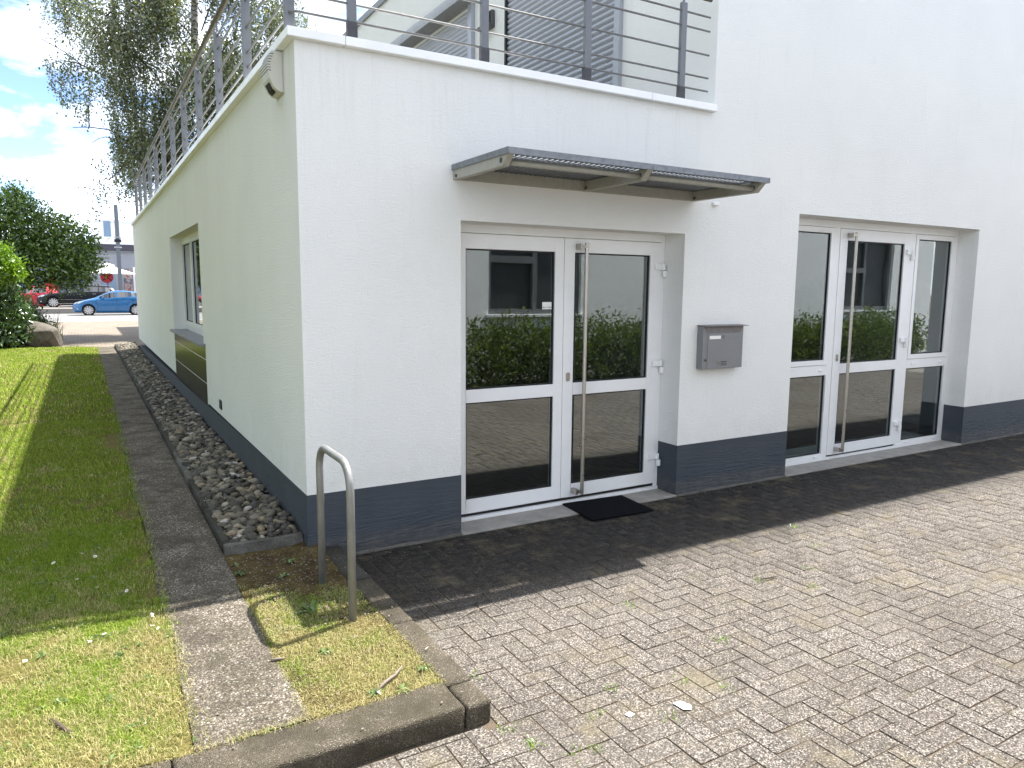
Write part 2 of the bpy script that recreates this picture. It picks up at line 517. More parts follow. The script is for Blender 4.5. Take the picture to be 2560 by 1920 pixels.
MAT = dict(
    stucco=m_stucco(), plinth=m_plinth(),
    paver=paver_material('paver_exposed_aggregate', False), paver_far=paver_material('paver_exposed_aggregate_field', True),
    joint=m_ground_soil('joint_sand_and_moss', (0.108, 0.082, 0.057), (0.135, 0.106, 0.076), (0.085, 0.067, 0.044)),
    path=m_aggregate('path_washed_concrete', (0.085, 0.070, 0.053), (0.25, 0.218, 0.172), 0.8, 120, 0.5),
    kerb=m_aggregate('kerb_concrete', (0.080, 0.067, 0.048), (0.155, 0.131, 0.098), 0.35, 190, 0.6),
    kerb_grey=m_aggregate('kerb_concrete_clean', (0.15, 0.146, 0.13), (0.225, 0.217, 0.195), 0.2, 210, 0.25),
    kerb_dark=m_aggregate('kerb_concrete_mossy', (0.052, 0.050, 0.043), (0.10, 0.096, 0.084), 0.25, 190, 0.6),
    lawn=m_ground_soil('lawn_soil', (0.115, 0.115, 0.030), (0.165, 0.132, 0.05), (0.075, 0.055, 0.026)),
    soil=m_ground_soil('bare_soil', (0.050, 0.034, 0.020), (0.12, 0.092, 0.034), (0.022, 0.016, 0.010)),
    grass=m_grass(), grass_dry=m_grass('grass_blades_dry', 0.045), pebble=m_pebble(),
    white=simple('white_powder_coat', (0.80, 0.81, 0.82), 0.35, 0, 0.04, 6, 0.0),
    seal=simple('black_rubber', (0.012, 0.012, 0.013), 0.6),
    coping=simple('coping_white_metal', (0.88, 0.89, 0.89), 0.35, 0, 0.06, 4),
    grey=m_metal('grey_painted_steel', (0.165, 0.175, 0.19), 0.45, 0.2, (1, 1, 0.4), 0.14),
    sleeve=simple('bitumen_sleeve', (0.075, 0.075, 0.085), 0.8, 0, 0.25, 30),
    rail=m_metal('railing_rod_steel', (0.19, 0.19, 0.185), 0.42, 0.6),
    handrail=m_metal('handrail_weathered', (0.115, 0.105, 0.075), 0.55, 0.4),
    inox=m_metal('brushed_stainless', (0.44, 0.41, 0.37), 0.34, 0.9, (1, 1, 0.05), 0.06),
    galv=m_metal('galvanised_sheet', (0.23, 0.25, 0.28), 0.5, 0.55, (1, 1, 1), 0.35),
    canopy_paint=m_metal('canopy_paint', (0.37, 0.365, 0.325), 0.55, 0.1, (1, 1, 1), 0.14),
    tube=m_metal('hoop_galvanised', (0.28, 0.278, 0.27), 0.5, 0.5, (1, 1, 0.3), 0.3),
    mailbox=m_metal('mailbox_grey', (0.225, 0.23, 0.24), 0.45, 0.3, (0.3, 0.3, 0.3), 0.06),
    mailbox_lid=m_metal('mailbox_lid_grey', (0.19, 0.175, 0.178), 0.5, 0.3),
    chrome=m_metal('chrome', (0.7, 0.7, 0.7), 0.15, 1.0),
    paper=simple('paper_white', (0.82, 0.82, 0.79), 0.7, 0, 0.05),
    black=simple('matt_black', (0.010, 0.010, 0.012), 0.7, 0, 0.4, 60),
    mat=simple('door_mat_fibre', (0.010, 0.011, 0.014), 0.95, 0, 0.6, 160, 0.8, 0.05),
    beige=simple('siren_plastic', (0.55, 0.55, 0.49), 0.45, 0, 0.06, 6),
    sill=simple('concrete_sill', (0.30, 0.288, 0.262), 0.85, 0, 0.3, 7, 0.2),
    sill_grey=simple('grey_stone_sill', (0.215, 0.22, 0.225), 0.6, 0, 0.15, 9),
    granite=m_streaky('polished_dark_granite', (0.010, 0.010, 0.010), (0.042, 0.040, 0.037), 0.22),
    glass=m_glass('glazing'), glass_car=m_glass('car_glass', 0.16, (0.035, 0.04, 0.045)),
    in_wall=simple('interior_plaster', (0.36, 0.36, 0.35), 0.9), in_floor=m_wood_tile(),
    deck=simple('terrace_deck', (0.25, 0.24, 0.22), 0.9, 0, 0.2, 3),
    shutter=m_metal('shutter_slat_grey', (0.37, 0.39, 0.43), 0.4, 0.3, (1, 1, 1), 0.06),
    shutter_box=m_metal('shutter_box_grey', (0.33, 0.34, 0.34), 0.5, 0.2),
    trim=simple('roof_trim_grey', (0.24, 0.255, 0.275), 0.5),
    lamp=simple('lamp_bronze', (0.07, 0.07, 0.066), 0.5),
    boulder=m_ground_soil('boulder_sandstone', (0.13, 0.115, 0.098), (0.20, 0.18, 0.155), (0.06, 0.052, 0.045)),
    bark=m_bark('bark_brown', (0.13, 0.105, 0.08), (0.04, 0.032, 0.025)),
    birch=m_bark('bark_birch', (0.42, 0.40, 0.37), (0.05, 0.045, 0.04), True),
    twig=simple('dry_twig', (0.20, 0.165, 0.13), 0.85, 0, 0.3, 60),
    leaf_birch=m_leaf('leaf_birch', [(0.0, (0.055, 0.080, 0.028)), (0.55, (0.11, 0.132, 0.052)), (0.9, (0.18, 0.19, 0.08)), (1.0, (0.27, 0.24, 0.10))], 0.40, 0.30, 0.14),
    leaf_bush=m_leaf('leaf_bush', [(0.0, (0.035, 0.080, 0.014)), (0.5, (0.10, 0.185, 0.026)), (1.0, (0.26, 0.35, 0.055))], 0.33, 0.3, 0.10),
    leaf_dark=m_leaf('leaf_rhododendron', [(0.0, (0.022, 0.055, 0.014)), (0.6, (0.05, 0.105, 0.024)), (1.0, (0.09, 0.16, 0.04))], 0.22, 0.3, 0.12),
    leaf_lime=m_leaf('leaf_new_growth', [(0.0, (0.10, 0.20, 0.018)), (1.0, (0.22, 0.34, 0.035))], 0.4, 0.35, 0.06),
    leaf_hedge=m_leaf('leaf_hedge', [(0.0, (0.040, 0.066, 0.016)), (0.6, (0.090, 0.125, 0.028)), (1.0, (0.17, 0.205, 0.05))], 0.4, 0.5, 0.02),
    tuft=m_leaf('ornamental_grass', [(0.0, (0.04, 0.07, 0.02)), (0.7, (0.09, 0.13, 0.035)), (1.0, (0.22, 0.21, 0.09))], 0.3, 0.4, 0.05),
    weed=m_leaf('weed_leaf', [(0.0, (0.07, 0.12, 0.03)), (1.0, (0.17, 0.24, 0.07))], 0.25, 0.4, 0.05),
    daisy=simple('daisy_petal', (0.82, 0.82, 0.80), 0.7, 0, 0.02), daisy_mid=simple('daisy_centre', (0.6, 0.42, 0.03), 0.8),
    road=m_road('asphalt_road', (0.19, 0.186, 0.18), (0.23, 0.226, 0.22)), forecourt=m_forecourt(),
    walk=m_road('far_pavement', (0.20, 0.185, 0.16), (0.25, 0.235, 0.21)),
    line=simple('road_paint', (0.75, 0.75, 0.72), 0.7),
    blue=simple('car_paint_blue', (0.004, 0.105, 0.27), 0.25, 0.1, 0.03, 3, 0, None, 0.8),
    blackcar=simple('car_paint_black', (0.006, 0.006, 0.008), 0.3, 0.0, 0.03, 3, 0, 0.3, 0.05),
    red=simple('car_paint_red', (0.46, 0.012, 0.025), 0.3, 0.1, 0.03, 3, 0, None, 0.8),
    tyre=simple('tyre_rubber', (0.014, 0.014, 0.015), 0.85), rim=m_metal('alloy_rim', (0.62, 0.62, 0.63), 0.3, 0.7),
    lens=simple('headlight_lens', (0.62, 0.65, 0.68), 0.12), redlens=simple('tail_lens', (0.45, 0.02, 0.02), 0.15),
    parasol=simple('parasol_cloth', (0.82, 0.82, 0.80), 0.9, 0, 0.03),
    mast=m_metal('mast_steel', (0.17, 0.19, 0.21), 0.55, 0.4),
    clad=simple('shop_cladding', (0.30, 0.32, 0.36), 0.5, 0, 0.06), fascia=simple('shop_fascia', (0.045, 0.042, 0.06), 0.5),
    panel_blue=simple('shop_panel_blue', (0.20, 0.30, 0.42), 0.4, 0, 0.12, 2), poster=m_poster(),
    print_grey=simple('print_grey', (0.20, 0.24, 0.30), 0.6), signred=simple('sign_red', (0.50, 0.03, 0.04), 0.5),
    orange=simple('counter_orange', (0.42, 0.10, 0.03), 0.6, 0, 0.4, 6),
    opp_frame=simple('anthracite_window_frame', (0.13, 0.135, 0.14), 0.5), opp_dark=simple('dim_window_backing', (0.03, 0.034, 0.038), 0.5),
)


# ------------------------------------------------------------------ mesh helpers
class MB:
    def __init__(self):
        self.v, self.f = [], []

    def quad(self, a, b, c, d):
        i = len(self.v)
        self.v += [a, b, c, d]
        self.f.append((i, i + 1, i + 2, i + 3))

    def poly(self, pts):
        i = len(self.v)
        self.v += list(pts)
        self.f.append(tuple(range(i, i + len(pts))))

    def box(self, x0, y0, z0, x1, y1, z1):
        i = len(self.v)
        self.v += [(x0, y0, z0), (x1, y0, z0), (x1, y1, z0), (x0, y1, z0), (x0, y0, z1), (x1, y0, z1), (x1, y1, z1), (x0, y1, z1)]
        for q in ((0, 3, 2, 1), (4, 5, 6, 7), (0, 1, 5, 4), (1, 2, 6, 5), (2, 3, 7, 6), (3, 0, 4, 7)):
            self.f.append(tuple(i + k for k in q))
        return self

    def prism(self, pts, d):
        """closed extrusion of polygon pts (list of 3-tuples) along vector d"""
        n = len(pts)
        i = len(self.v)
        self.v += [tuple(p) for p in pts] + [(p[0] + d[0], p[1] + d[1], p[2] + d[2]) for p in pts]
        self.f.append(tuple(i + k for k in range(n))[::-1])
        self.f.append(tuple(i + n + k for k in range(n)))
        for k in range(n):
            k2 = (k + 1) % n
            self.f.append((i + k, i + k2, i + n + k2, i + n + k))
        return self

    def tube(self, pts, r, n=10, caps=True):
        """round tube through points; r a number or a list"""
        pts = [Vector(p) for p in pts]
        rs = r if isinstance(r, (list, tuple)) else [r] * len(pts)
        i0 = len(self.v)
        prev = None
        for k, p in enumerate(pts):
            a = pts[max(0, k - 1)]
            b = pts[min(len(pts) - 1, k + 1)]
            t = (b - a).normalized()
            if prev is None:
                ref = Vector((0, 0, 1)) if abs(t.z) < 0.9 else Vector((1, 0, 0))
                u = t.cross(ref).normalized()
            else:
                u = (prev - t * prev.dot(t)).normalized()
            prev = u
            w = t.cross(u)
            for j in range(n):
                an = 2 * math.pi * j / n
                q = p + (u * math.cos(an) + w * math.sin(an)) * rs[k]
                self.v.append(tuple(q))
        for k in range(len(pts) - 1):
            for j in range(n):
                j2 = (j + 1) % n
                a = i0 + k * n
                self.f.append((a + j, a + j2, a + n + j2, a + n + j))
        if caps:
            self.f.append(tuple(i0 + j for j in range(n))[::-1])
            e = i0 + (len(pts) - 1) * n
            self.f.append(tuple(e + j for j in range(n)))
        return self

    def disc(self, c, axis, r, d, n=20, r2=None):
        """cylinder of thickness d from centre c along axis"""
        ax = Vector(axis).normalized()
        self.tube([Vector(c), Vector(c) + ax * d], [r, r2 if r2 is not None else r], n)
        return self

    def mesh(self, name, mats, smooth=False, bevel=0.0, segs=1):
        me = bpy.data.meshes.new(name)
        me.from_pydata([tuple(p) for p in self.v], [], self.f)
        if bevel:
            bm = bmesh.new()
            bm.from_mesh(me)
            bmesh.ops.remove_doubles(bm, verts=bm.verts, dist=1e-5)
            es = [e for e in bm.edges if len(e.link_faces) == 2 and e.calc_face_angle(0) > 0.6]
            bmesh.ops.bevel(bm, geom=es, offset=bevel, segments=segs, affect='EDGES', profile=0.6, clamp_overlap=True)
            bm.to_mesh(me)
            bm.free()
        for m in (mats if isinstance(mats, (list, tuple)) else [mats]):
            me.materials.append(m)
        if smooth:
            for p in me.polygons:
                p.use_smooth = True
        me.update()
        return me

    def obj(self, name, mat, parent=None, smooth=False, bevel=0.0, segs=1):
        return link(name, self.mesh(name, mat, smooth, bevel, segs), parent)


def link(name, me, parent=None, mat4=None):
    o = bpy.data.objects.new(name, me)
    COL.objects.link(o)
    if parent is not None:
        o.parent = parent
        pm = WM.get(parent.name, Matrix.Identity(4))
        o.matrix_parent_inverse = pm.inverted()
    if mat4 is not None:
        o.matrix_basis = mat4
        WM[o.name] = mat4.copy()
    return o


WM = {}


def thing(name, label, cat, loc=(0, 0, 0), group=None):
    o = bpy.data.objects.new(name, None)
    o.empty_display_size = 0.1
    COL.objects.link(o)
    o.location = loc
    WM[o.name] = Matrix.Translation(loc)
    return tag(o, label, cat, group)


def tag(o, label, cat, group=None):
    o['label'] = label
    o['category'] = cat
    if group:
        o['group'] = group
    return o


def struct(o):
    o['kind'] = 'structure'
    return o


def stuff(o):
    o['kind'] = 'stuff'
    return o


def fast_mesh(name, verts, faces_idx, per, mat, smooth=False):
    """numpy mesh: verts (n,3); faces_idx flat loop list with `per` corners each"""
    me = bpy.data.meshes.new(name)
    nv, nl = len(verts), len(faces_idx)
    nf = nl // per
    me.vertices.add(nv)
    me.vertices.foreach_set('co', np.asarray(verts, np.float32).ravel())
    me.loops.add(nl)
    me.loops.foreach_set('vertex_index', np.asarray(faces_idx, np.int32))
    me.polygons.add(nf)
    me.polygons.foreach_set('loop_start', np.arange(0, nl, per, dtype=np.int32))
    me.polygons.foreach_set('loop_total', np.full(nf, per, np.int32))
    if smooth:
        me.polygons.foreach_set('use_smooth', np.ones(nf, bool))
    me.materials.append(mat)
    me.update(calc_edges=True)
    me.validate()
    return me


def slab(mb, us, vs, holes, to3, t0, t1):
    """wall panel with openings. us/vs cut lists; holes = set of (i,j) empty cells; to3(u,v,t)->xyz; t0 outer, t1 inner"""
    nu, nv = len(us) - 1, len(vs) - 1
    solid = lambda i, j: 0 <= i < nu and 0 <= j < nv and (i, j) not in holes
    for i in range(nu):
        for j in range(nv):
            if not solid(i, j):
                continue
            a, b, c, d = us[i], us[i + 1], vs[j], vs[j + 1]
            mb.quad(to3(a, c, t0), to3(b, c, t0), to3(b, d, t0), to3(a, d, t0))
            mb.quad(to3(a, c, t1), to3(a, d, t1), to3(b, d, t1), to3(b, c, t1))
            if not solid(i - 1, j):
                mb.quad(to3(a, c, t1), to3(a, c, t0), to3(a, d, t0), to3(a, d, t1))
            if not solid(i + 1, j):
                mb.quad(to3(b, c, t0), to3(b, c, t1), to3(b, d, t1), to3(b, d, t0))
            if not solid(i, j - 1):
                mb.quad(to3(a, c, t1), to3(b, c, t1), to3(b, c, t0), to3(a, c, t0))
            if not solid(i, j + 1):
                mb.quad(to3(a, d, t0), to3(b, d, t0), to3(b, d, t1), to3(a, d, t1))
    return mb


FR = lambda u, v, t: (u, t, v)      # plane facing -y: u=x, v=z, t=y
SD = lambda u, v, t: (t, u, v)      # plane facing -x: u=y, v=z, t=x


def ring(mb, u0, u1, v0, v1, wl, wr, wb, wt, to3, t0, t1):
    """rectangular frame made of two stiles and two rails butted together"""
    def bx(a, b, c, d):
        p, q = to3(a, c, t0), to3(b, d, t1)
        mb.box(min(p[0], q[0]), min(p[1], q[1]), min(p[2], q[2]), max(p[0], q[0]), max(p[1], q[1]), max(p[2], q[2]))
    bx(u0, u0 + wl, v0, v1)
    bx(u1 - wr, u1, v0, v1)
    bx(u0 + wl, u1 - wr, v0, v0 + wb)
    bx(u0 + wl, u1 - wr, v1 - wt, v1)
    return mb


def bar(mb, u0, u1, v0, v1, to3, t0, t1):
    p, q = to3(u0, v0, t0), to3(u1, v1, t1)
    mb.box(min(p[0], q[0]), min(p[1], q[1]), min(p[2], q[2]), max(p[0], q[0]), max(p[1], q[1]), max(p[2], q[2]))
    return mb


# ------------------------------------------------------------------ key dimensions
H_LOW, H_TOP, P_TOP, PV = 3.297, 6.70, 0.366, -0.10
D1 = (1.158, 3.334, 2.25)
D2 = (4.810, 8.033, 2.506)
TALL_X = 3.62
X_END, Y_LOW, Y_TALL = 15.0, 16.68, 31.5
SW = (4.67, 7.97, 1.08, 2.511)   # side window y0 y1 z0 z1

# ------------------------------------------------------------------ office building
bld = thing('office_building', 'white rendered corner building with dark grey plinth and terrace above the entrance', 'building', (0, 0, 0))

us = [0, D1[0], D1[1], TALL_X, D2[0], D2[1], X_END]
vs = [P_TOP, D1[2], D2[2], H_LOW, H_TOP]
holes = {(1, 0), (4, 0), (4, 1), (0, 3), (1, 3), (2, 3)}
slab(MB(), us, vs, holes, FR, 0.0, 0.30).obj('front_wall', MAT['stucco'], bld)
us = [0.30, SW[0], SW[1], Y_LOW]
vs = [P_TOP, SW[2], SW[3], H_LOW]
slab(MB(), us, vs, {(1, 1), (1, 0)}, SD, 0.0, 0.30).obj('side_wall', MAT['stucco'], bld)
bar(MB(), SW[0], SW[1], P_TOP, 1.03, SD, 0.012, 0.30).obj('parapet_under_window', MAT['in_wall'], bld)
bar(MB(), 0.0, X_END, P_TOP, H_LOW, FR, 14.0, 14.3).obj('back_wall', MAT['stucco'], bld).location.y = Y_LOW - 14.3 + 0.3
mb = MB()
slab(mb, [0.30, Y_TALL], [H_LOW, H_TOP], set(), SD, TALL_X, TALL_X + 0.3)
slab(mb, [Y_LOW + 0.3, Y_TALL], [-0.15, H_LOW], set(), SD, TALL_X, TALL_X + 0.3)
mb.obj('terrace_wall', MAT['stucco'], bld)
MB().box(TALL_X + 0.3, 0.3, H_TOP - 0.35, X_END, Y_TALL, H_TOP - 0.1).obj('roof', MAT['deck'], bld)
MB().box(0.30, 0.30, 3.0, TALL_X, Y_LOW, 3.25).obj('terrace_floor', MAT['deck'], bld)
MB().box(TALL_X - 0.04, 0.3, H_TOP, TALL_X + 0.32, Y_TALL, H_TOP + 0.10).obj('roof_trim', MAT['trim'], bld)
MB().box(TALL_X - 0.04, -0.04, H_TOP, X_END, 0.297, H_TOP + 0.10).obj('roof_trim', MAT['trim'], bld)

MB().box(5.2, 0.005, H_TOP - 0.3, X_END, 0.28, 7.45).obj('added_shadow_upstand', MAT['stucco'], bld)  # unseen upstand added above the roof to push its shadow edge outward
mb = MB()
us = [-0.004, D1[0], D1[1], D2[0], D2[1], X_END]
slab(mb, us, [-0.35, P_TOP], {(1, 0), (3, 0)}, FR, -0.004, 0.30)
# hand-painted top edge on the side: falls a little towards the street
mb.prism([(-0.004, 0.30, -0.35), (-0.004, Y_LOW, -0.35), (-0.004, Y_LOW, 0.21), (-0.004, 0.30, P_TOP)], (0.304, 0, 0))
mb.obj('plinth', MAT['plinth'], bld)

# coping sheets with open joints
for x0, x1 in ((-0.052, 0.3145), (0.3175, 2.8715), (2.8745, 3.606)):
    MB().box(x0, -0.052, H_LOW + 0.001, x1, 0.30, 3.356).obj('coping_sheet', MAT['coping'], bld, bevel=0.004)
y = 0.303
for k in range(7):
    y1 = min(y + 2.4, Y_LOW + 0.05)
    MB().box(-0.052, y, H_LOW + 0.001, 0.30, y1 - 0.004, 3.356).obj('coping_sheet', MAT['coping'], bld, bevel=0.004)
    y = y1

# interior seen through the glass
mb = MB()
mb.box(0.301, 0.72, -0.10, X_END - 0.3, 9.0, -0.045)
mb.obj('interior_floor', MAT['in_floor'], bld)
mb = MB()
mb.quad((0.301, 9, -0.05), (X_END - 0.3, 9, -0.05), (X_END - 0.3, 9, 2.99), (0.301, 9, 2.99))
mb.quad((0.31, 0.301, 2.80), (0.31, 9, 2.80), (X_END - 0.3, 9, 2.80), (X_END - 0.3, 0.301, 2.80))
mb.box(4.2, 0.301, -0.04, 4.32, 9, 2.79)
mb.box(8.6, 0.301, -0.04, 8.72, 9, 2.79)
mb.box(5.4, 4.2, -0.04, 8.6, 4.32, 2.79)
mb.box(0.32, 3.6, -0.04, 1.9, 3.72, 2.79)
mb.obj('interior_wall', MAT['in_wall'], bld)
MB().box(X_END - 0.3, 0.30, -0.3, X_END, Y_TALL, H_TOP - 0.36).obj('end_wall', MAT['stucco'], bld)

# thresholds in the two openings (dull concrete with a painted strip under the leaves)
for a, b in ((D1[0], D1[1]), (D2[0], D2[1])):
    MB().box(a + 0.002, -0.022, -0.3, b - 0.002, 0.235, -0.088).obj('threshold', MAT['sill'], bld, bevel=0.004)
    MB().box(a + 0.002, 0.238, -0.3, b - 0.002, 0.72, -0.062).obj('threshold_strip', MAT['white'], bld)


def pane(u0, u1, v0, v1, to3, t, parent):
    """glass plus its black gasket; the gasket sits inside the leaf edge"""
    g = 0.011
    ring(MB(), u0, u1, v0, v1, g, g, g, g, to3, t, t + 0.02).obj('gasket', MAT['seal'], parent)
    bar(MB(), u0 + g, u1 - g, v0 + g, v1 - g, to3, t + 0.008, t + 0.014).obj('pane', MAT['glass'], parent)


def pull_handle(x, z0, z1, yface, parent, side=-0.045):
    mb = MB()
    mb.tube([(x, yface - 0.062, z0), (x, yface - 0.062, z1)], 0.0165, 14)
    for z in (z0 + 0.03, z1 - 0.03):
        mb.box(x - 0.05, yface - 0.074, z - 0.012, x - 0.004, yface - 0.052, z + 0.012)
        mb.box(x - 0.068, yface - 0.074, z - 0.024, x - 0.046, yface + 0.0, z + 0.024)
    mb.obj('pull_handle', MAT['inox'], parent, smooth=False)


def hinge(x, z, yface, parent):
    mb = MB()
    mb.box(x - 0.085, yface - 0.022, z - 0.025, x + 0.010, yface - 0.0005, z + 0.03)
    mb.tube([(x + 0.022, yface - 0.020, z - 0.088), (x + 0.022, yface - 0.020, z - 0.030)], 0.021, 12)
    mb.tube([(x + 0.005, yface - 0.020, z - 0.024), (x + 0.005, yface - 0.020, z + 0.03)], 0.019, 12)
    mb.obj('hinge', MAT['white'], parent, bevel=0.003)


def lock(x, z, yface, parent):
    mb = MB()
    pts = []
    for k in range(20):
        a = 2 * math.pi * k / 20
        pts.append((x + 0.016 * math.cos(a), yface - 0.0005, z + 0.016 * math.sin(a) + (0.022 if math.sin(a) > 0 else -0.022)))
    mb.prism(pts, (0, -0.010, 0))
    o = mb.obj('lock_cylinder', MAT['inox'], parent)
    return o


# ---- double door
yF = 0.25
yL = 0.243
mb = MB()
bar(mb, D1[0] + 0.001, D1[0] + 0.060, -0.06, D1[2] - 0.001, FR, yF, yF + 0.07)
bar(mb, D1[1] - 0.045, D1[1] - 0.001, -0.06, D1[2] - 0.001, FR, yF, yF + 0.07)
bar(mb, D1[0] + 0.060, D1[1] - 0.045, 2.186, D1[2] - 0.001, FR, yF, yF + 0.07)
door1 = mb.obj('double_door', MAT['white'], bld, bevel=0.002)
leafdefs = ((1.223, 2.2315, 1.32, 2.144), (2.2365, 3.285, 2.34, 3.162))
for a, b, g0, g1 in leafdefs:
    mb = MB()
    bar(mb, a, g0, -0.03, 2.181, FR, yL, yL + 0.06)
    bar(mb, g1, b, -0.03, 2.181, FR, yL, yL + 0.06)
    for z0, z1 in ((-0.03, 0.082), (0.866, 0.970), (2.067, 2.181)):
        bar(mb, g0, g1, z0, z1, FR, yL, yL + 0.06)
    mb.obj('door_leaf', MAT['white'], door1, bevel=0.0015)
    for z0, z1 in ((0.082, 0.866), (0.970, 2.067)):
        pane(g0, g1, z0, z1, FR, yL + 0.014, door1)
bar(MB(), 1.222, 3.286, -0.0595, -0.032, FR, yL + 0.02, yL + 0.05).obj('door_seal', MAT['seal'], door1)
pull_handle(2.415, -0.005, 2.145, yL, door1)
for z in (1.965, 1.095, 0.225):
    hinge(3.295, z, yL, door1)
lock(2.287, 1.025, yL, door1)
# sticker on the glass of the left leaf
st = MB().box(2.035, yL + 0.0195, 1.597, 2.125, yL + 0.0215, 1.656).obj('sticker', MAT['paper'], door1)
mb = MB()
cur = bpy.data.curves.new('sticker_text', 'FONT')
cur.body = 'BUL.TRON'
cur.size = 0.0185
cur.extrude = 0.0002
tob = bpy.data.objects.new('sticker_text', cur)
COL.objects.link(tob)
bpy.context.view_layer.update()
dg = bpy.context.evaluated_depsgraph_get()
tme = bpy.data.meshes.new_from_object(tob.evaluated_get(dg))
bpy.data.objects.remove(tob)
bpy.data.curves.remove(cur)
tme.transform(Matrix.Translation((2.040, yL + 0.0190, 1.606)) @ Matrix.Rotation(math.pi / 2, 4, 'X'))
tme.materials.clear()
tme.materials.append(MAT['black'])
link('sticker_text', tme, door1)

# ---- door with side lights
yF = 0.24
yL = 0.234
mb = MB()
bar(mb, D2[0] + 0.001, D2[0] + 0.065, -0.062, D2[2] - 0.001, FR, yF, yF + 0.07)
bar(mb, 7.955, D2[1] - 0.001, -0.062, D2[2] - 0.001, FR, yF, yF + 0.07)
bar(mb, D2[0] + 0.065, 7.955, 2.432, D2[2] - 0.001, FR, yF, yF + 0.07)
bar(mb, 5.690, 5.780, -0.062, 2.432, FR, yF, yF + 0.07)
bar(mb, 7.052, 7.160, -0.062, 2.432, FR, yF, yF + 0.07)
bar(mb, D2[0] + 0.065, 5.690, -0.062, -0.012, FR, yF, yF + 0.07)
bar(mb, 7.160, 7.955, -0.062, -0.012, FR, yF, yF + 0.07)
bar(mb, D2[0] + 0.065, 5.690, 0.860, 0.970, FR, yF, yF + 0.07)
bar(mb, 7.160, 7.955, 0.860, 0.970, FR, yF, yF + 0.07)
door2 = mb.obj('glazed_door_with_side_lights', MAT['white'], bld, bevel=0.002)
mb = MB()
a, b, g0, g1 = 5.785, 7.047, 5.907, 6.942
bar(mb, a, g0, -0.04, 2.427, FR, yL, yL + 0.06)
bar(mb, g1, b, -0.04, 2.427, FR, yL, yL + 0.06)
for z0, z1 in ((-0.04, 0.070), (0.866, 0.975), (2.308, 2.427)):
    bar(mb, g0, g1, z0, z1, FR, yL, yL + 0.06)
mb.obj('door_leaf', MAT['white'], door2, bevel=0.0015)
for z0, z1 in ((0.070, 0.866), (0.975, 2.308)):
    pane(g0, g1, z0, z1, FR, yL + 0.014, door2)
bar(MB(), 5.785, 7.047, -0.0615, -0.042, FR, yL + 0.02, yL + 0.05).obj('door_seal', MAT['seal'], door2)
for u0, u1 in ((4.880, 5.684), (7.166, 7.949)):
    ring(MB(), u0, u1, 0.975, 2.427, 0.052, 0.052, 0.052, 0.055, FR, yL, yL + 0.06).obj('sash', MAT['white'], door2, bevel=0.0015)
    pane(u0 + 0.052, u1 - 0.052, 1.027, 2.372, FR, yL + 0.014, door2)
    pane(u0 + 0.002, u1 - 0.002, -0.010, 0.858, FR, yF + 0.014, door2)
    for uu in (u0 + 0.09, u1 - 0.12):
        for zz in (0.915, -0.038):
            MB().box(uu, yF - 0.012, zz - 0.009, uu + 0.045, yF - 0.0005, zz + 0.009).obj('drain_cap', MAT['white'], door2, bevel=0.003)
pull_handle(5.962, -0.01, 2.39, yL, door2)
for z in (2.215, 1.205, 0.215):
    hinge(7.058, z, yL, door2)
lock(5.845, 1.045, yL, door2)

# ---- window in the long side wall
xF = 0.17
win = ring(MB(), SW[0] + 0.001, SW[1] - 0.001, SW[2] + 0.002, SW[3] - 0.001, 0.05, 0.05, 0.06, 0.05, SD, xF, xF + 0.07).obj('side_window', MAT['white'], bld, bevel=0.002)
ys = [SW[0] + 0.051, 5.77, 6.87, SW[1] - 0.051]
for k in range(3):
    a, b = ys[k] + (0.006 if k else 0.002), ys[k + 1] - (0.006 if k < 2 else 0.002)
    ring(MB(), a, b, SW[2] + 0.064, SW[3] - 0.053, 0.07, 0.07, 0.075, 0.06, SD, xF - 0.008, xF + 0.05).obj('sash', MAT['white'], win, bevel=0.002)
    pane(a + 0.07, b - 0.07, SW[2] + 0.139, SW[3] - 0.113, SD, xF + 0.012, win)
MB().box(-0.062, SW[0] - 0.16, 1.045, xF + 0.03, SW[1] + 0.02, 1.078).obj('window_sill', MAT['sill_grey'], bld, bevel=0.003)
for z0, z1 in ((0.332, 0.593), (0.602, 0.884), (0.893, 1.043)):
    MB().box(-0.002, 4.535, z0, 0.011, SW[1] - 0.005, z1).obj('granite_slab', MAT['granite'], bld, bevel=0.0015)
bar(MB(), 4.53, SW[1], 0.34, 1.04, SD, 0.001, 0.011).obj('slab_joint', MAT['paper'], bld)


# ---- roller shutters on the terrace wall
def shutter(y0, y1, z0, z1, pitch, xw, parent_name, hood=None):
    sh = thing_child(parent_name)
    pr = [(xw - 0.010, 0, 0), (xw - 0.028, 0, pitch * 0.35), (xw - 0.028, 0, pitch * 0.72), (xw - 0.012, 0, pitch * 0.93), (xw - 0.004, 0, pitch * 0.93), (xw - 0.004, 0, 0)]
    me = MB().prism([(p[0], y0, p[2]) for p in pr], (0, y1 - y0, 0)).mesh('slat', MAT['shutter'])
    n = int((z1 - z0) / pitch)
    for k in range(n):
        o = link('slat', me, sh)
        o.location.z = z0 + k * pitch
    return sh


def thing_child(name):
    o = bpy.data.objects.new(name, None)
    COL.objects.link(o)
    o.parent = bld
    return o


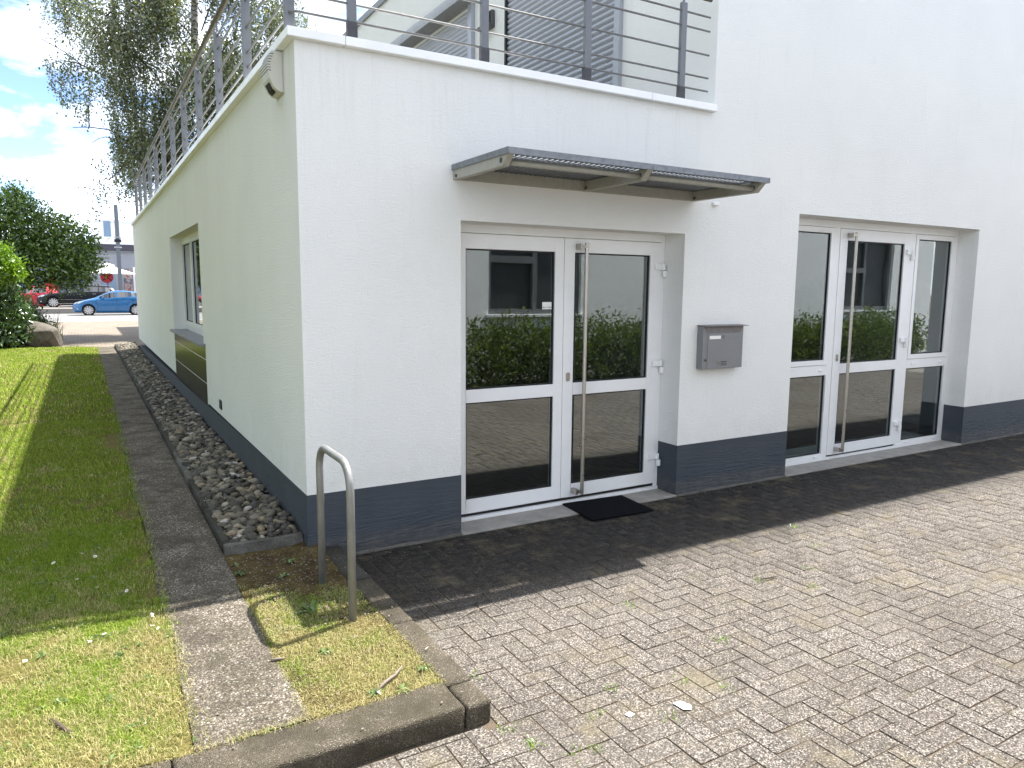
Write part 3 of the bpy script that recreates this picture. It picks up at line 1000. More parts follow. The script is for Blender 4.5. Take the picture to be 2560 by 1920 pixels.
s1 = shutter(1.392, 3.585, 3.27, 5.85, 0.064, TALL_X - 0.002, 'roller_shutter')
MB().box(TALL_X - 0.05, 1.300, 3.25, TALL_X - 0.002, 1.388, 5.9).obj('guide_rail', MAT['shutter'], s1)
MB().box(TALL_X - 0.05, 3.588, 3.25, TALL_X - 0.002, 3.63, 5.9).obj('guide_rail', MAT['black'], s1)
s2 = shutter(4.644, 9.2, 3.27, 5.62, 0.064, TALL_X - 0.002, 'roller_shutter')
MB().box(TALL_X - 0.06, 4.530, 3.25, TALL_X - 0.002, 4.640, 5.62).obj('guide_rail', MAT['shutter'], s2)
mb = MB()
pts = [(TALL_X - 0.002, 4.50, 5.62)]
for k in range(9):
    a = math.pi / 2 * k / 8
    pts.append((TALL_X - 0.002 - 0.24 * math.cos(a), 4.50, 5.64 + 0.24 * math.sin(a)))
pts.insert(1, (TALL_X - 0.242, 4.50, 5.62))
mb.prism(pts, (0, 4.9, 0)).obj('shutter_box', MAT['shutter_box'], s2)

# ------------------------------------------------------------------ ground and setting
g = MB()
g.quad((-400, -400, -0.35), (400, -400, -0.35), (400, 400, -0.35), (-400, 400, -0.35))
struct(g.obj('ground', MAT['walk']))

# paved yard: bed, then pavers in 90 degree herringbone
pav = MB()
pav.quad((-9, -7.4, PV - 0.0038), (X_END, -7.4, PV - 0.0038), (X_END, -0.005, PV - 0.0038), (-9, -0.005, PV - 0.0038))
pavement = struct(pav.obj('pavement', MAT['joint']))
PW = 0.1035
bricks = []


def clip(x0, y0, x1, y1):
    """cut a paver at the wall and at the planted corner"""
    y1 = min(y1, -0.030)
    if y1 - y0 < 0.03:
        return None
    if y0 > -2.245 and x1 < 0.206:
        return None
    if y1 < -2.25 or x0 > 0.205:
        pass
    elif x1 > 0.206 and y0 > -2.25:
        x0 = max(x0, 0.206)
    elif y0 < -2.25:
        if x1 > 0.24 and x0 > 0.1:
            x0 = max(x0, 0.206) if y1 > -2.245 else x0
        else:
            y1 = min(y1, -2.25)
    if x1 - x0 < 0.025 or y1 - y0 < 0.025:
        return None
    return x0, y0, x1, y1


for i in range(-90, 150):
    for j in range(-72, 2):
        k = (i - j) % 4
        if k == 0:
            r = (i * PW, j * PW, (i + 2) * PW, (j + 1) * PW)
        elif k == 3:
            r = (i * PW, j * PW, (i + 1) * PW, (j + 2) * PW)
        else:
            continue
        r = (r[0] + 0.052, r[1] - 0.01, r[2] + 0.052, r[3] - 0.01)
        c = clip(*r)
        if c is None:
            continue
        full = abs((c[2] - c[0]) * (c[3] - c[1]) - 2 * PW * PW) < 1e-6
        cx, cy = (c[0] + c[2]) / 2, (c[1] + c[3]) / 2
        q = project((cx, cy, PV))
        inv = q is not None and -40 < q[0] < 2600 and -20 < q[1] < 1950
        size = (1.0 / q[2] ** 2 * (CAMP.z - PV) / q[2]) if inv else 0
        bricks.append((size, c, full, k == 0))
bricks.sort(key=lambda b: -b[0])


def paver_verts(w, h, gap=0.0062, bev=0.0015, dep=0.05):
    a, b = w / 2 - gap / 2, h / 2 - gap / 2
    v = []
    for s, z in ((0, -dep), (0, -bev), (bev, 0.0)):
        v += [(-a + s, -b + s, z), (a - s, -b + s, z), (a - s, b - s, z), (-a + s, b - s, z)]
    f = []
    for L in (0, 4):
        for q in range(4):
            q2 = (q + 1) % 4
            f.append((L + q, L + q2, L + 4 + q2, L + 4 + q))
    f.append((8, 9, 10, 11))
    return v, f


shared = {}
acc_v, acc_f = [], []
count = 0
for size, c, full, hor in bricks:
    w, h = c[2] - c[0], c[3] - c[1]
    cx, cy = (c[0] + c[2]) / 2, (c[1] + c[3]) / 2
    tx, ty, dz = random.gauss(0, 0.0035), random.gauss(0, 0.0035), min(0.003, max(-0.002, random.gauss(0, 0.0013)))
    if size > 0 and count < 300 and not (cx < -0.6 and cy > -2.2):
        key = (round(w, 3), round(h, 3))
        if key not in shared:
            v, f = paver_verts(w, h)
            me = bpy.data.meshes.new('paver')
            me.from_pydata(v, [], f)
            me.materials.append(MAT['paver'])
            shared[key] = me
        o = link('paver', shared[key], pavement)
        o.location = (cx, cy, PV + dz)
        o.rotation_euler = (tx, ty, random.gauss(0, 0.006))
        count += 1
    else:
        v, f = paver_verts(w, h)
        va = np.array(v)
        va[:, 2] += va[:, 0] * ty + va[:, 1] * tx + dz
        va += (cx, cy, PV)
        acc_f.append(np.array(f) + 12 * len(acc_v))
        acc_v.append(va)
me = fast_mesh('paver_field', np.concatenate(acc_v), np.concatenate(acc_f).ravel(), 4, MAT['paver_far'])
stuff(link('paver_field', me, pavement))
# mortar fillet between paving and plinth
mb = MB()
for a, b in ((0.06, D1[0] - 0.002), (D1[1] + 0.002, D2[0] - 0.002), (D2[1] + 0.002, X_END)):
    n = max(2, int((b - a) / 0.12))
    xs = [a + (b - a) * k / n for k in range(n + 1)]
    top = [PV + 0.012 + random.uniform(-0.003, 0.01) for _ in xs]
    out = [-0.030 + random.uniform(-0.006, 0.006) for _ in xs]
    for k in range(n):
        mb.quad((xs[k], out[k], PV - 0.01), (xs[k + 1], out[k + 1], PV - 0.01), (xs[k + 1], out[k + 1] + 0.005, top[k + 1] - 0.006), (xs[k], out[k] + 0.005, top[k] - 0.006))
        mb.quad((xs[k], out[k] + 0.005, top[k] - 0.006), (xs[k + 1], out[k + 1] + 0.005, top[k + 1] - 0.006), (xs[k + 1], -0.005, top[k + 1]), (xs[k], -0.005, top[k]))
mb.obj('mortar_fillet', MAT['kerb_grey'], pavement)

# lawn sheet with a soft roll
XL = -0.95


def lawn_z(x, y):
    e = min(1.0, max(0.0, (XL - x) / 0.5))
    return -0.012 + 0.03 * e + 0.012 * math.sin(1.7 * x + 0.6 * y) * e + 0.008 * math.sin(4.1 * y + 2.0 * x) * e


nx, ny = 46, 72
v, f = [], []
for i in range(nx + 1):
    for j in range(ny + 1):
        x = XL - 13.0 * (i / nx) ** 1.6
        y = -1.985 + 21.3 * j / ny
        v.append((x, y, lawn_z(x, y)))
for i in range(nx):
    for j in range(ny):
        a = i * (ny + 1) + j
        f += [a, a + ny + 1, a + ny + 2, a + 1]
me = fast_mesh('lawn', np.array(v), f, 4, MAT['lawn'], True)
me.flip_normals()
struct(link('lawn', me))
# soil under everything on the lawn side
mb = MB()
mb.box(-14, -1.99, -0.3, -0.004, 19.3, -0.03)
struct(mb.obj('subsoil', MAT['soil']))
# concrete footpath along the pebble bed
n = 60
mb = MB()
L, Rr = [], []
for k in range(n + 1):
    y = -1.995 + 21.3 * k / n
    L.append((XL + random.uniform(-0.018, 0.022), y))
    Rr.append((-0.523 + (random.uniform(-0.02, 0.012) if y < 0.1 else 0), y))
for k in range(n):
    mb.quad((*L[k], 0.0), (*Rr[k], 0.0), (*Rr[k + 1], 0.0), (*L[k + 1], 0.0))
    mb.quad((*Rr[k], 0.0), (*Rr[k], -0.04), (*Rr[k + 1], -0.04), (*Rr[k + 1], 0.0))
    mb.quad((*L[k], -0.04), (*L[k], 0.0), (*L[k + 1], 0.0), (*L[k + 1], -0.04))
struct(mb.obj('path', MAT['path']))
# bare, mossy soil between path, wall and border
nx, ny = 16, 50
v, f = [], []
for i in range(nx + 1):
    for j in range(ny + 1):
        x = -0.53 + 0.60 * i / nx
        y = -2.0 + 2.10 * j / ny
        z = -0.010 + 0.008 * math.sin(9 * x + 4 * y) + random.uniform(-0.004, 0.006) + 0.03 * max(0, (y + 0.9)) * 0.8 * (0.3 + max(0, x + 0.53))
        v.append((x, y, z))
for i in range(nx):
    for j in range(ny):
        a = i * (ny + 1) + j
        f += [a, a + ny + 1, a + ny + 2, a + 1]
me = fast_mesh('soil_patch', np.array(v), f, 4, MAT['soil'], True)
struct(link('soil_patch', me))

# kerbs
kerb = MB().box(0, 0, -0.3, 0.001, 0.001, -0.299)
kerb = bpy.data.objects.new('kerb', None)
COL.objects.link(kerb)
struct(kerb)


def kerb_stone(x0, y0, x1, y1, z0, z1, mat, label=None, bev=0.012, tilt=0.0):
    mb = MB()
    nx = max(1, int((x1 - x0) / 0.12))
    ny = max(1, int((y1 - y0) / 0.12))
    bm = bmesh.new()
    b = MB().box(x0, y0, z0, x1, y1, z1)
    me = b.mesh('kerb_stone', mat)
    bm.from_mesh(me)
    bmesh.ops.remove_doubles(bm, verts=bm.verts, dist=1e-5)
    bmesh.ops.bevel(bm, geom=[e for e in bm.edges], offset=bev, segments=2, affect='EDGES', profile=0.5)
    bmesh.ops.subdivide_edges(bm, edges=[e for e in bm.edges if e.calc_length() > 0.15], cuts=5, use_grid_fill=True)
    for vv in bm.verts:
        vv.co += Vector((random.gauss(0, 0.0022), random.gauss(0, 0.0022), random.gauss(0, 0.0016)))
    bm.to_mesh(me)
    bm.free()
    for p in me.polygons:
        p.use_smooth = True
    o = link('kerb_stone', me, kerb)
    if label:
        o['label'] = label
    return o


# front kerb of the lawn; long dusty stones, one short end stone
xe = [-6.0, -5.0, -4.0, -3.0, -2.05, -1.045]
for a, b in zip(xe[:-1], xe[1:]):
    kerb_stone(a + 0.003, -2.235, b - 0.003, -1.99, -0.3, 0.004, MAT['kerb'])
kerb_stone(-1.042, -2.235, 0.072, -1.995, -0.3, 0.003, MAT['kerb'])
kerb_stone(0.076, -2.240, 0.198, -2.045, -0.3, 0.001, MAT['kerb'], 'short blackened end piece of the kerb', 0.018)
# flush border stones up to the building corner
yy = [-2.042, -1.36, -0.70, -0.04]
for a, b in zip(yy[:-1], yy[1:]):
    kerb_stone(0.068, a + 0.002, 0.200, b - 0.003, -0.3, 0.002, MAT['kerb'] if b < -0.6 else MAT['kerb_dark'])
# edging of the pebble bed
ye = [0.165, 1.10, 2.06, 3.36, 4.4, 5.4, 6.4, 7.4, 8.4, 9.4, 10.4, 11.4, 12.4, 13.4, 14.4, 15.4, 16.4, 17.4, 18.4, 19.3]
for k, (a, b) in enumerate(zip(ye[:-1], ye[1:])):
    light = k == 2
    kerb_stone(-0.520 + random.uniform(-0.004, 0.004), a + 0.002, -0.468, b - 0.003, -0.3, 0.062 + random.uniform(-0.004, 0.004), MAT['kerb_grey'] if light else MAT['kerb_dark'],
               'lighter piece of edging beside the path' if light else None, 0.006)
kerb_stone(-0.522, 0.105, -0.006, 0.160, -0.3, 0.068, MAT['kerb_grey'], 'pale concrete end stone closing the pebble bed', 0.006)

# ------------------------------------------------------------------ pebble bed
bed = MB()
bed.box(-0.468, 0.16, -0.2, -0.006, 19.3, 0.012)
bed = struct(bed.obj('pebble_bed', MAT['soil']))
protos = []
for k in range(10):
    bm = bmesh.new()
    bmesh.ops.create_icosphere(bm, subdivisions=2, radius=0.5)
    sx, sy, sz = 1.0, random.uniform(0.62, 0.95), random.uniform(0.38, 0.68)
    ph = [Vector((random.gauss(0, 1), random.gauss(0, 1), random.gauss(0, 1))) for _ in range(4)]
    for vv in bm.verts:
        n = vv.co.normalized()
        d = 1.0 + sum(0.055 * math.sin(3.0 * n.dot(q) + q.x * 5) for q in ph)
        if k % 3 == 0:
            for q in ph[:3]:
                d = min(d, 0.86 / max(0.55, abs(n.dot(q.normalized()))))
        vv.co = Vector((n.x * sx, n.y * sy, n.z * sz)) * 0.5 * d
    me = bpy.data.meshes.new('pebble')
    bm.to_mesh(me)
    bm.free()
    for p in me.polygons:
        p.use_smooth = True
    me.materials.append(MAT['pebble'])
    protos.append(me)
peb = []
for layer in range(2):
    y = 0.19
    while y < 19.25:
        dens = 1.0
        x = -0.445 + random.uniform(-0.02, 0.02)
        while x < -0.02:
            s = random.lognormvariate(math.log(0.072), 0.30)
            s = max(0.038, min(0.125, s))
            hz = 0.032 + layer * 0.026 + 0.035 * (x + 0.45) / 0.45 + random.uniform(-0.008, 0.012)
            peb.append((x + random.uniform(-0.012, 0.012), y + random.uniform(-0.02, 0.02), hz, s))
            x += s * random.uniform(0.72, 1.0)
        y += random.uniform(0.048, 0.062) * (1.0 if y < 8 else 1.25)
vis = []
for p in peb:
    q = project(p[:3])
    vis.append((p[3] ** 2 / q[2] ** 2 if q and -20 < q[0] < 2580 and q[1] < 1940 else 0, p[2] > 0.045, p))
vis.sort(key=lambda t: (-(t[0] if t[1] else t[0] * 0.3)))
co = [np.array([v.co[:] for v in m.vertices]) for m in protos]
fi = [np.array([list(p.vertices) for p in m.polygons]) for m in protos]
pv_, pf_, off = [], [], 0
for n, (_, _, p) in enumerate(vis):
    k = random.randrange(10)
    R = Matrix.Rotation(random.uniform(0, 6.28), 3, 'Z') @ Matrix.Rotation(random.gauss(0, 0.3), 3, 'X') @ Matrix.Rotation(random.gauss(0, 0.3), 3, 'Y')
    if n < 300:
        o = link('pebble', protos[k], bed)
        o.matrix_basis = Matrix.Translation(p[:3]) @ R.to_4x4() @ Matrix.Diagonal((p[3], p[3], p[3], 1))
    else:
        a = co[k] @ np.array(R.transposed()) * p[3] + np.array(p[:3])
        pv_.append(a)
        pf_.append(fi[k] + off)
        off += len(a)
me = fast_mesh('pebble_mass', np.concatenate(pv_), np.concatenate(pf_).ravel(), 3, MAT['pebble'], True)
stuff(link('pebble_mass', me, bed))


# ------------------------------------------------------------------ grass
def blades(P, hgt, wid, bend, name, mat):
    """P (n,3) roots. Each blade: 5 verts, a quad and a tip triangle, given as 3 tris"""
    n = len(P)
    az = RNG.uniform(0, 2 * np.pi, n)
    d = np.stack([np.cos(az), np.sin(az), np.zeros(n)], 1)
    s = np.stack([-np.sin(az), np.cos(az), np.zeros(n)], 1)
    s = s * (wid * RNG.uniform(0.6, 1.2, n))[:, None]
    h = hgt * RNG.uniform(0.5, 1.25, n)
    b = bend * RNG.uniform(0.2, 1.5, n)
    up = np.array([0, 0, 1.0])
    m = P + d * (h * b * 0.35)[:, None] + up * (h * 0.6)[:, None]
    t = P + d * (h * b)[:, None] + up * (h * (1 - 0.35 * np.minimum(b, 1.4)))[:, None]
    V = np.stack([P - s, P + s, m + s * 0.75, m - s * 0.75, t], 1).reshape(-1, 3)
    base = (np.arange(n) * 5)[:, None]
    F = np.concatenate([base + [0, 1, 2], base + [0, 2, 3], base + [3, 2, 4]], 1)
    return fast_mesh(name, V, F.ravel(), 3, mat)


def vnoise(x, y, s, seed=0):
    """cheap smooth noise from a few sines"""
    r = np.random.default_rng(seed)
    z = np.zeros_like(x)
    for k in range(6):
        a = r.uniform(0, 6.28)
        f = s * r.uniform(0.6, 1.9)
        z += np.sin((x * np.cos(a) + y * np.sin(a)) * f + r.uniform(0, 6.28))
    return z / 6


def lawn_points(n, x0, x1, y0, y1, keep=0.0, seed=3):
    x = RNG.uniform(x0, x1, n)
    y = RNG.uniform(y0, y1, n)
    q = vnoise(x, y, 5.0, seed) + 0.6 * vnoise(x, y, 14.0, seed + 1)
    edge = np.clip((XL - x + 0.05 * vnoise(x, y, 11.0, 21)) / 0.24, 0, 1)
    bare = np.clip((-y - 1.25) / 0.7, 0, 1) * 0.35
    ok = (q + 0.75 - bare + 0.75 * (edge - 1) + RNG.uniform(-0.35, 0.35, n)) > keep
    x, y = x[ok], y[ok]
    z = np.array([lawn_z(a, b) for a, b in zip(x, y)])
    return np.stack([x, y, z - 0.004], 1)


parts = [
    blades(lawn_points(210000, -2.7, XL + 0.03, -1.99, 1.2, 0.18), 0.030, 0.0014, 0.8, 'a', MAT['grass']),
    blades(lawn_points(80000, -3.6, XL + 0.02, 1.2, 6.0, 0.05), 0.038, 0.0025, 0.9, 'b', MAT['grass']),
    blades(lawn_points(80000, -7.0, XL + 0.02, 6.0, 19.25, -0.1), 0.055, 0.006, 0.8, 'c', MAT['grass']),
]
tp = []
for _ in range(170):
    cx, cy = random.uniform(-2.4, XL + 0.02), random.uniform(-1.98, 1.6)
    for _ in range(random.randint(14, 46)):
        px_, py_ = cx + random.gauss(0, 0.03), cy + random.gauss(0, 0.03)
        tp.append((px_, max(py_, -1.99), lawn_z(px_, py_) - 0.004))
parts.append(blades(np.array(tp), 0.048, 0.0016, 0.8, 'd', MAT['grass']))
bm = bmesh.new()
for p in parts:
    bm.from_mesh(p)
me = bpy.data.meshes.new('grass')
bm.to_mesh(me)
bm.free()
me.materials.append(MAT['grass'])
stuff(link('grass', me))
# broad-leaved plants among the lawn grass
lw = MB()
for _ in range(220):
    x, y = random.uniform(-2.4, XL), random.uniform(-1.95, 2.2)
    z = lawn_z(x, y) + 0.008
    for k in range(random.randint(3, 7)):
        a = random.uniform(0, 6.28)
        r0, r1, w_ = random.uniform(0.0, 0.012), random.uniform(0.018, 0.04), random.uniform(0.004, 0.009)
        c, q = math.cos(a), math.sin(a)
        e = random.uniform(0.004, 0.02)
        m = (r0 + r1) / 2
        lw.quad((x + r0 * c, y + r0 * q, z), (x + m * c - w_ * q, y + m * q + w_ * c, z + e), (x + r1 * c, y + r1 * q, z + e * 0.7), (x + m * c + w_ * q, y + m * q - w_ * c, z + e))
stuff(lw.obj('lawn_weeds', MAT['weed']))
# the small dry patch round the hoop
n = 60000
x = RNG.uniform(-0.54, 0.085, n)
y = RNG.uniform(-2.02, 0.08, n)
q = 0.5 * vnoise(x, y, 9.0, 11) + 0.5 * vnoise(x, y, 30.0, 12) - 0.9 * np.clip((y + 0.95) / 0.45, 0, 1.15) - 0.5 * np.clip((x + 0.02) / 0.1, 0, 1) * (y > -1.35)
ok = q + RNG.uniform(-0.3, 0.3, n) > -0.42
P = np.stack([x[ok], y[ok], np.full(ok.sum(), -0.008)], 1)
stuff(link('dry_grass', blades(P, 0.018, 0.0013, 1.0, 'dry_grass', MAT['grass_dry'])))
# blades creeping over the path and kerb edges
n = 3000
x = np.concatenate([RNG.normal(XL + 0.01, 0.025, n), RNG.uniform(-6, 0.06, n)])
y = np.concatenate([RNG.uniform(-2, 8, n), RNG.normal(-2.0, 0.012, n)])
P = np.stack([x, y, np.full(2 * n, 0.0)], 1)
stuff(link('edge_grass', blades(P, 0.024, 0.0013, 1.2, 'edge_grass', MAT['grass'])))
# grass in the paver joints
cl = [(0.257, -2.471), (0.379, -2.595), (0.458, -2.622), (0.805, -2.29), (1.614, -2.19), (3.538, -1.143), (2.678, -1.961), (2.438, -1.737), (1.639, -2.22), (1.462, -1.613),
      (0.9, -2.62), (1.16, -2.40), (0.62, -2.42), (0.25, -1.45), (0.3, -1.9), (1.3, -2.55), (3.3, -1.5), (2.9, -1.75), (0.22, -2.33)]
P = []
for cx, cy in cl:
    m = 26 if (cx, cy) in cl[:1] + cl[5:6] else 12
    for _ in range(m):
        P.append((cx + random.gauss(0, 0.022), cy + random.gauss(0, 0.022), PV - 0.004))
stuff(link('joint_weeds', blades(np.array(P), 0.030, 0.0022, 1.1, 'joint_weeds', MAT['leaf_lime'])))


# ------------------------------------------------------------------ small things on the ground
def rosette(x, y, z, r, n, label, mat=None):
    t = MB()
    n = int(n * 1.6)
    for k in range(n):
        a = 2 * math.pi * k / n + random.uniform(-0.5, 0.5)
        L = r * random.uniform(0.35, 1.0)
        w = L * random.uniform(0.12, 0.22)
        e = random.uniform(0.2, 0.65)
        d = Vector((math.cos(a), math.sin(a), 0))
        s = Vector((-math.sin(a), math.cos(a), 0))
        c = Vector((x, y, z))
        p1 = c + d * L * 0.55 + Vector((0, 0, L * e))
        p2 = c + d * L + Vector((0, 0, L * e * 0.55))
        t.quad(tuple(c - s * w * 0.3), tuple(c + s * w * 0.3), tuple(p1 + s * w), tuple(p1 - s * w))
        t.poly([tuple(p1 - s * w), tuple(p1 + s * w), tuple(p2)])
    return tag(t.obj('weed', mat or MAT['weed']), label, 'weed', 'weeds round the hoop stand')


rosette(-0.256, -0.982, -0.004, 0.085, 16, 'large grey green weed rosette in front of the metal hoop')
rosette(-0.276, -0.432, 0.0, 0.055, 10, 'small weed in the shaded soil left of the hoop back leg')
rosette(-0.179, -0.221, 0.004, 0.055, 10, 'small weed in the shaded soil nearest the building corner')
rosette(-0.486, -0.114, -0.004, 0.05, 12, 'tuft at the path edge just in front of the pale end stone', MAT['tuft'])
rosette(-0.488, -0.275, -0.004, 0.05, 12, 'second tuft along the path edge in front of the pebble bed', MAT['tuft'])
rosette(-0.314, -1.475, -0.004, 0.05, 9, 'weed in sunlit dry grass between path and hoop front leg')
rosette(-0.23, -1.951, -0.002, 0.055, 10, 'weed at the back edge of the kerb beside the grey twig')
rosette(-0.108, -1.985, -0.002, 0.05, 9, 'weed at the back edge of the kerb right of the grey twig')
rosette(0.04, -1.86, -0.002, 0.05, 8, 'weed by the border stone near the kerb corner')

pet = MB()
for k in range(11):
    a = 2 * math.pi * k / 11
    b = a + 0.42
    pet.poly([(0.002 * math.cos(a), 0.002 * math.sin(a), 0), (0.0095 * math.cos(a), 0.0095 * math.sin(a), 0.003), (0.0105 * math.cos((a + b) / 2), 0.0105 * math.sin((a + b) / 2), 0.0035), (0.0095 * math.cos(b), 0.0095 * math.sin(b), 0.003)])
pet_me = pet.mesh('petals', MAT['daisy'])
mid_me = MB().disc((0, 0, 0.001), (0, 0, 1), 0.0036, 0.003, 8, 0.002).mesh('flower_centre', MAT['daisy_mid'])
stem_me = MB().tube([(0, 0, -0.04), (0, 0, 0.0)], 0.0008, 4).mesh('stem', MAT['weed'])
for (dx, dy) in [(-1.485, .415), (-1.338, .668), (-1.259, .421), (-1.357, .048), (-1.255, -.139), (-1.11, -.279), (-1.487, -.251), (-1.584, -.316), (-1.585, -.481), (-1.011, -.683),
                 (-1.011, -.715), (-1.019, -.833), (-.994, -.872), (-1.235, -.816), (-1.297, -.874), (-1.331, .52), (-1.236, .59), (-1.559, -.938), (-1.301, -.86), (-1.56, -1.113), (0.011, -1.375), (0.125, -1.714)]:
    on = dx > -0.2
    if on:
        lab = 'white daisy in dry grass beside the hoop front leg' if dx < 0.05 else 'white daisy on the border stone near the kerb corner'
        grp = 'daisies by the border stone'
    elif dy > -0.4:
        lab, grp = 'small white daisy in the shaded part of the lawn', 'daisies in the shaded lawn'
    elif dx > -1.1:
        lab, grp = 'small white daisy in the sunlit lawn right beside the path', 'daisies beside the path'
    else:
        lab, grp = 'small white daisy in the sunlit lawn away from the path', 'daisies in the sunlit lawn'
    d = thing('daisy', lab, 'flower', (dx, dy, 0.03 if not on else 0.016), grp)
    d.rotation_euler = (random.gauss(0, 0.35), random.gauss(0, 0.35), random.uniform(0, 6))
    s = random.uniform(0.85, 1.3)
    d.scale = (s, s, s)
    for nm, me in (('petals', pet_me), ('flower_centre', mid_me), ('stem', stem_me)):
        o = bpy.data.objects.new(nm, me)
        COL.objects.link(o)
        o.parent = d


def twig(pts, r, label, mat='twig'):
    o = MB().tube(pts, r, 7).obj('twig', MAT[mat], smooth=True)
    return tag(o, label, 'twig')


twig([(-0.225, -1.955, 0.012), (-0.16, -1.905, 0.018), (-0.10, -1.865, 0.014), (-0.05, -1.822, 0.022)], [0.006, 0.0075, 0.0065, 0.004], 'straight grey twig on the dry grass near the kerb corner')
twig([(-1.44, -1.535, 0.03), (-1.41, -1.60, 0.034), (-1.372, -1.675, 0.028)], [0.006, 0.010, 0.006], 'thick dark stick lying in the lawn near the front kerb', 'bark')
twig([(-0.56, -1.44, 0.008), (-0.53, -1.45, 0.010), (-0.50, -1.455, 0.008)], [0.005, 0.007, 0.004], 'short pale twig stub on the edge of the path')
twig([(2.46, -1.74, PV + 0.008), (2.53, -1.76, PV + 0.012), (2.60, -1.755, PV + 0.008)], [0.003, 0.005, 0.003], 'dark thin twig on the sunlit pavers', 'bark')
twig([(0.50, -1.30, PV + 0.006), (0.62, -1.24, PV + 0.010), (0.74, -1.22, PV + 0.007)], [0.002, 0.0025, 0.0018], 'thin dry stalk on pavers by the shadow edge near the border')
for pts, lab in (([(0.975, -2.53), (1.018, -2.535), (1.035, -2.585), (1.012, -2.61), (0.98, -2.59)], 'larger white scrap on the sunlit pavers'),
                 ([(0.728, -2.492), (0.760, -2.485), (0.768, -2.512), (0.735, -2.520)], 'smaller white scrap on the sunlit pavers, nearer the kerb')):
    o = MB().prism([(p[0], p[1], PV + 0.003) for p in pts], (0, 0, 0.0025)).obj('paper_scrap', MAT['paper'])
    tag(o, lab, 'scrap', 'white scraps on the pavers')
# litter of dry leaf bits on soil and paving
P = []
lit = MB()
for _ in range(1500):
    if random.random() < 0.62:
        x, y, z = random.uniform(-0.5, 0.06), random.uniform(-1.2, 0.05), 0.008
    elif random.random() < 0.5:
        x, y, z = random.uniform(0.2, 5), random.gauss(-0.12, 0.1), PV + 0.004
    else:
        x, y, z = random.uniform(-1.6, 0.2), random.uniform(-2.2, -0.4), 0.012
    y = min(y, -0.04) if z < 0 else y
    r = random.uniform(0.003, 0.010)
    a = random.uniform(0, 6.28)
    dx, dy = r * math.cos(a), r * math.sin(a)
    lit.quad((x - dx, y - dy, z), (x + dy * 0.5, y - dx * 0.5, z + random.uniform(0, 0.004)), (x + dx, y + dy, z + random.uniform(0, 0.005)), (x - dy * 0.5, y + dx * 0.5, z))
stuff(lit.obj('leaf_litter', MAT['twig']))

# ------------------------------------------------------------------ hoop stand
hoop = MB()
x, y0, y1, zt, rc = -0.083, -1.205, -0.632, 0.847, 0.135
pts = [(x, y0, -0.15), (x, y0, zt - rc)]
for k in range(1, 9):
    a = math.pi / 2 * k / 8
    pts.append((x, y0 + rc - rc * math.cos(a), zt - rc + rc * math.sin(a)))
for k in range(0, 9):
    a = math.pi / 2 * k / 8
    pts.append((x, y1 - rc + rc * math.sin(a), zt - rc + rc * math.cos(a)))
pts.append((x, y1, -0.15))
tag(hoop.tube(pts, 0.0215, 18).obj('bicycle_hoop', MAT['tube'], smooth=True), 'bent galvanised tube hoop standing at the building corner', 'bike stand')

# door mat
mb = MB().box(-0.31, -0.235, 0, 0.31, 0.235, 0.013)
o = mb.obj('door_mat', MAT['mat'], bevel=0.004)
bm = bmesh.new()
bm.from_mesh(o.data)
bm.to_mesh(o.data)
bm.free()
o.location = (2.535, -0.03, -0.0875)
o.rotation_euler = (0.014, 0, -0.06)
tag(o, 'black door mat lying in front of the double door', 'door mat')

# ------------------------------------------------------------------ canopy over the double door
can = thing('door_canopy', 'grey corrugated steel canopy over the double door', 'canopy', (2.24, 0, 2.53))
CX = (1.094, 2.222, 3.372)
for k, x in enumerate(CX):
    mb = MB()
    pr = [(x, -0.001, 2.528), (x, -0.001, 2.606), (x, -0.785, 2.606), (x, -0.785, 2.596), (x, -0.715, 2.528)]
    mb.prism(pr, (0.048, 0, 0)).obj('bracket', MAT['canopy_paint'], can, bevel=0.002)
    MB().disc((x - 0.0008, -0.06, 2.55), (-1, 0, 0), 0.012, 0.008, 8).obj('bolt', MAT['handrail'], can)
    MB().disc((x - 0.0008, -0.70, 2.565), (-1, 0, 0), 0.017, 0.002, 16).obj('tube_end', MAT['sleeve'], can)
for a, b in ((CX[0] + 0.049, CX[1] - 0.001), (CX[1] + 0.049, CX[2] - 0.001)):
    MB().box(a, -0.035, 2.530, b, -0.001, 2.607).obj('wall_angle', MAT['canopy_paint'], can)
    MB().tube([(a, -0.690, 2.560), (b, -0.690, 2.560)], 0.020, 14).obj('cross_tube', MAT['canopy_paint'], can, smooth=True)
pitch = 0.042
for x0, x1 in ((1.090, 2.243), (2.249, 3.430)):
    # trapezoid sheet from wall to the tube, then the open row, then the front flat
    n = int((x1 - x0) / pitch)
    p = (x1 - x0) / n
    prof = []
    for k in range(n):
        bx = x0 + k * p
        prof += [(bx, 2.609), (bx + p * 0.32, 2.609), (bx + p * 0.46, 2.621), (bx + p * 0.86, 2.621)]
    prof.append((x1, 2.609))
    mb = MB()
    for (a, b) in zip(prof[:-1], prof[1:]):
        for ya, yb in ((-0.0015, -0.560), (-0.662, -0.800)):
            mb.quad((a[0], ya, a[1]), (b[0], ya, b[1]), (b[0], yb, b[1]), (a[0], yb, a[1]))
            mb.quad((a[0], ya, a[1] + 0.0012), (a[0], yb, a[1] + 0.0012), (b[0], yb, b[1] + 0.0012), (b[0], ya, b[1] + 0.0012))
    for k in range(n):
        bx = x0 + k * p
        mb.box(bx - 0.001 if k else bx, -0.663, 2.6085, bx + p * 0.38, -0.559, 2.6105)
    mb.obj('corrugated_sheet', MAT['galv'], can)
    mb = MB()
    mb.box(x0, -0.807, 2.592, x1, -0.801, 2.632)
    mb.box(x0, -0.8455, 2.6225, x1, -0.012, 2.6240) if False else None
    mb.obj('front_flashing', MAT['galv'], can)
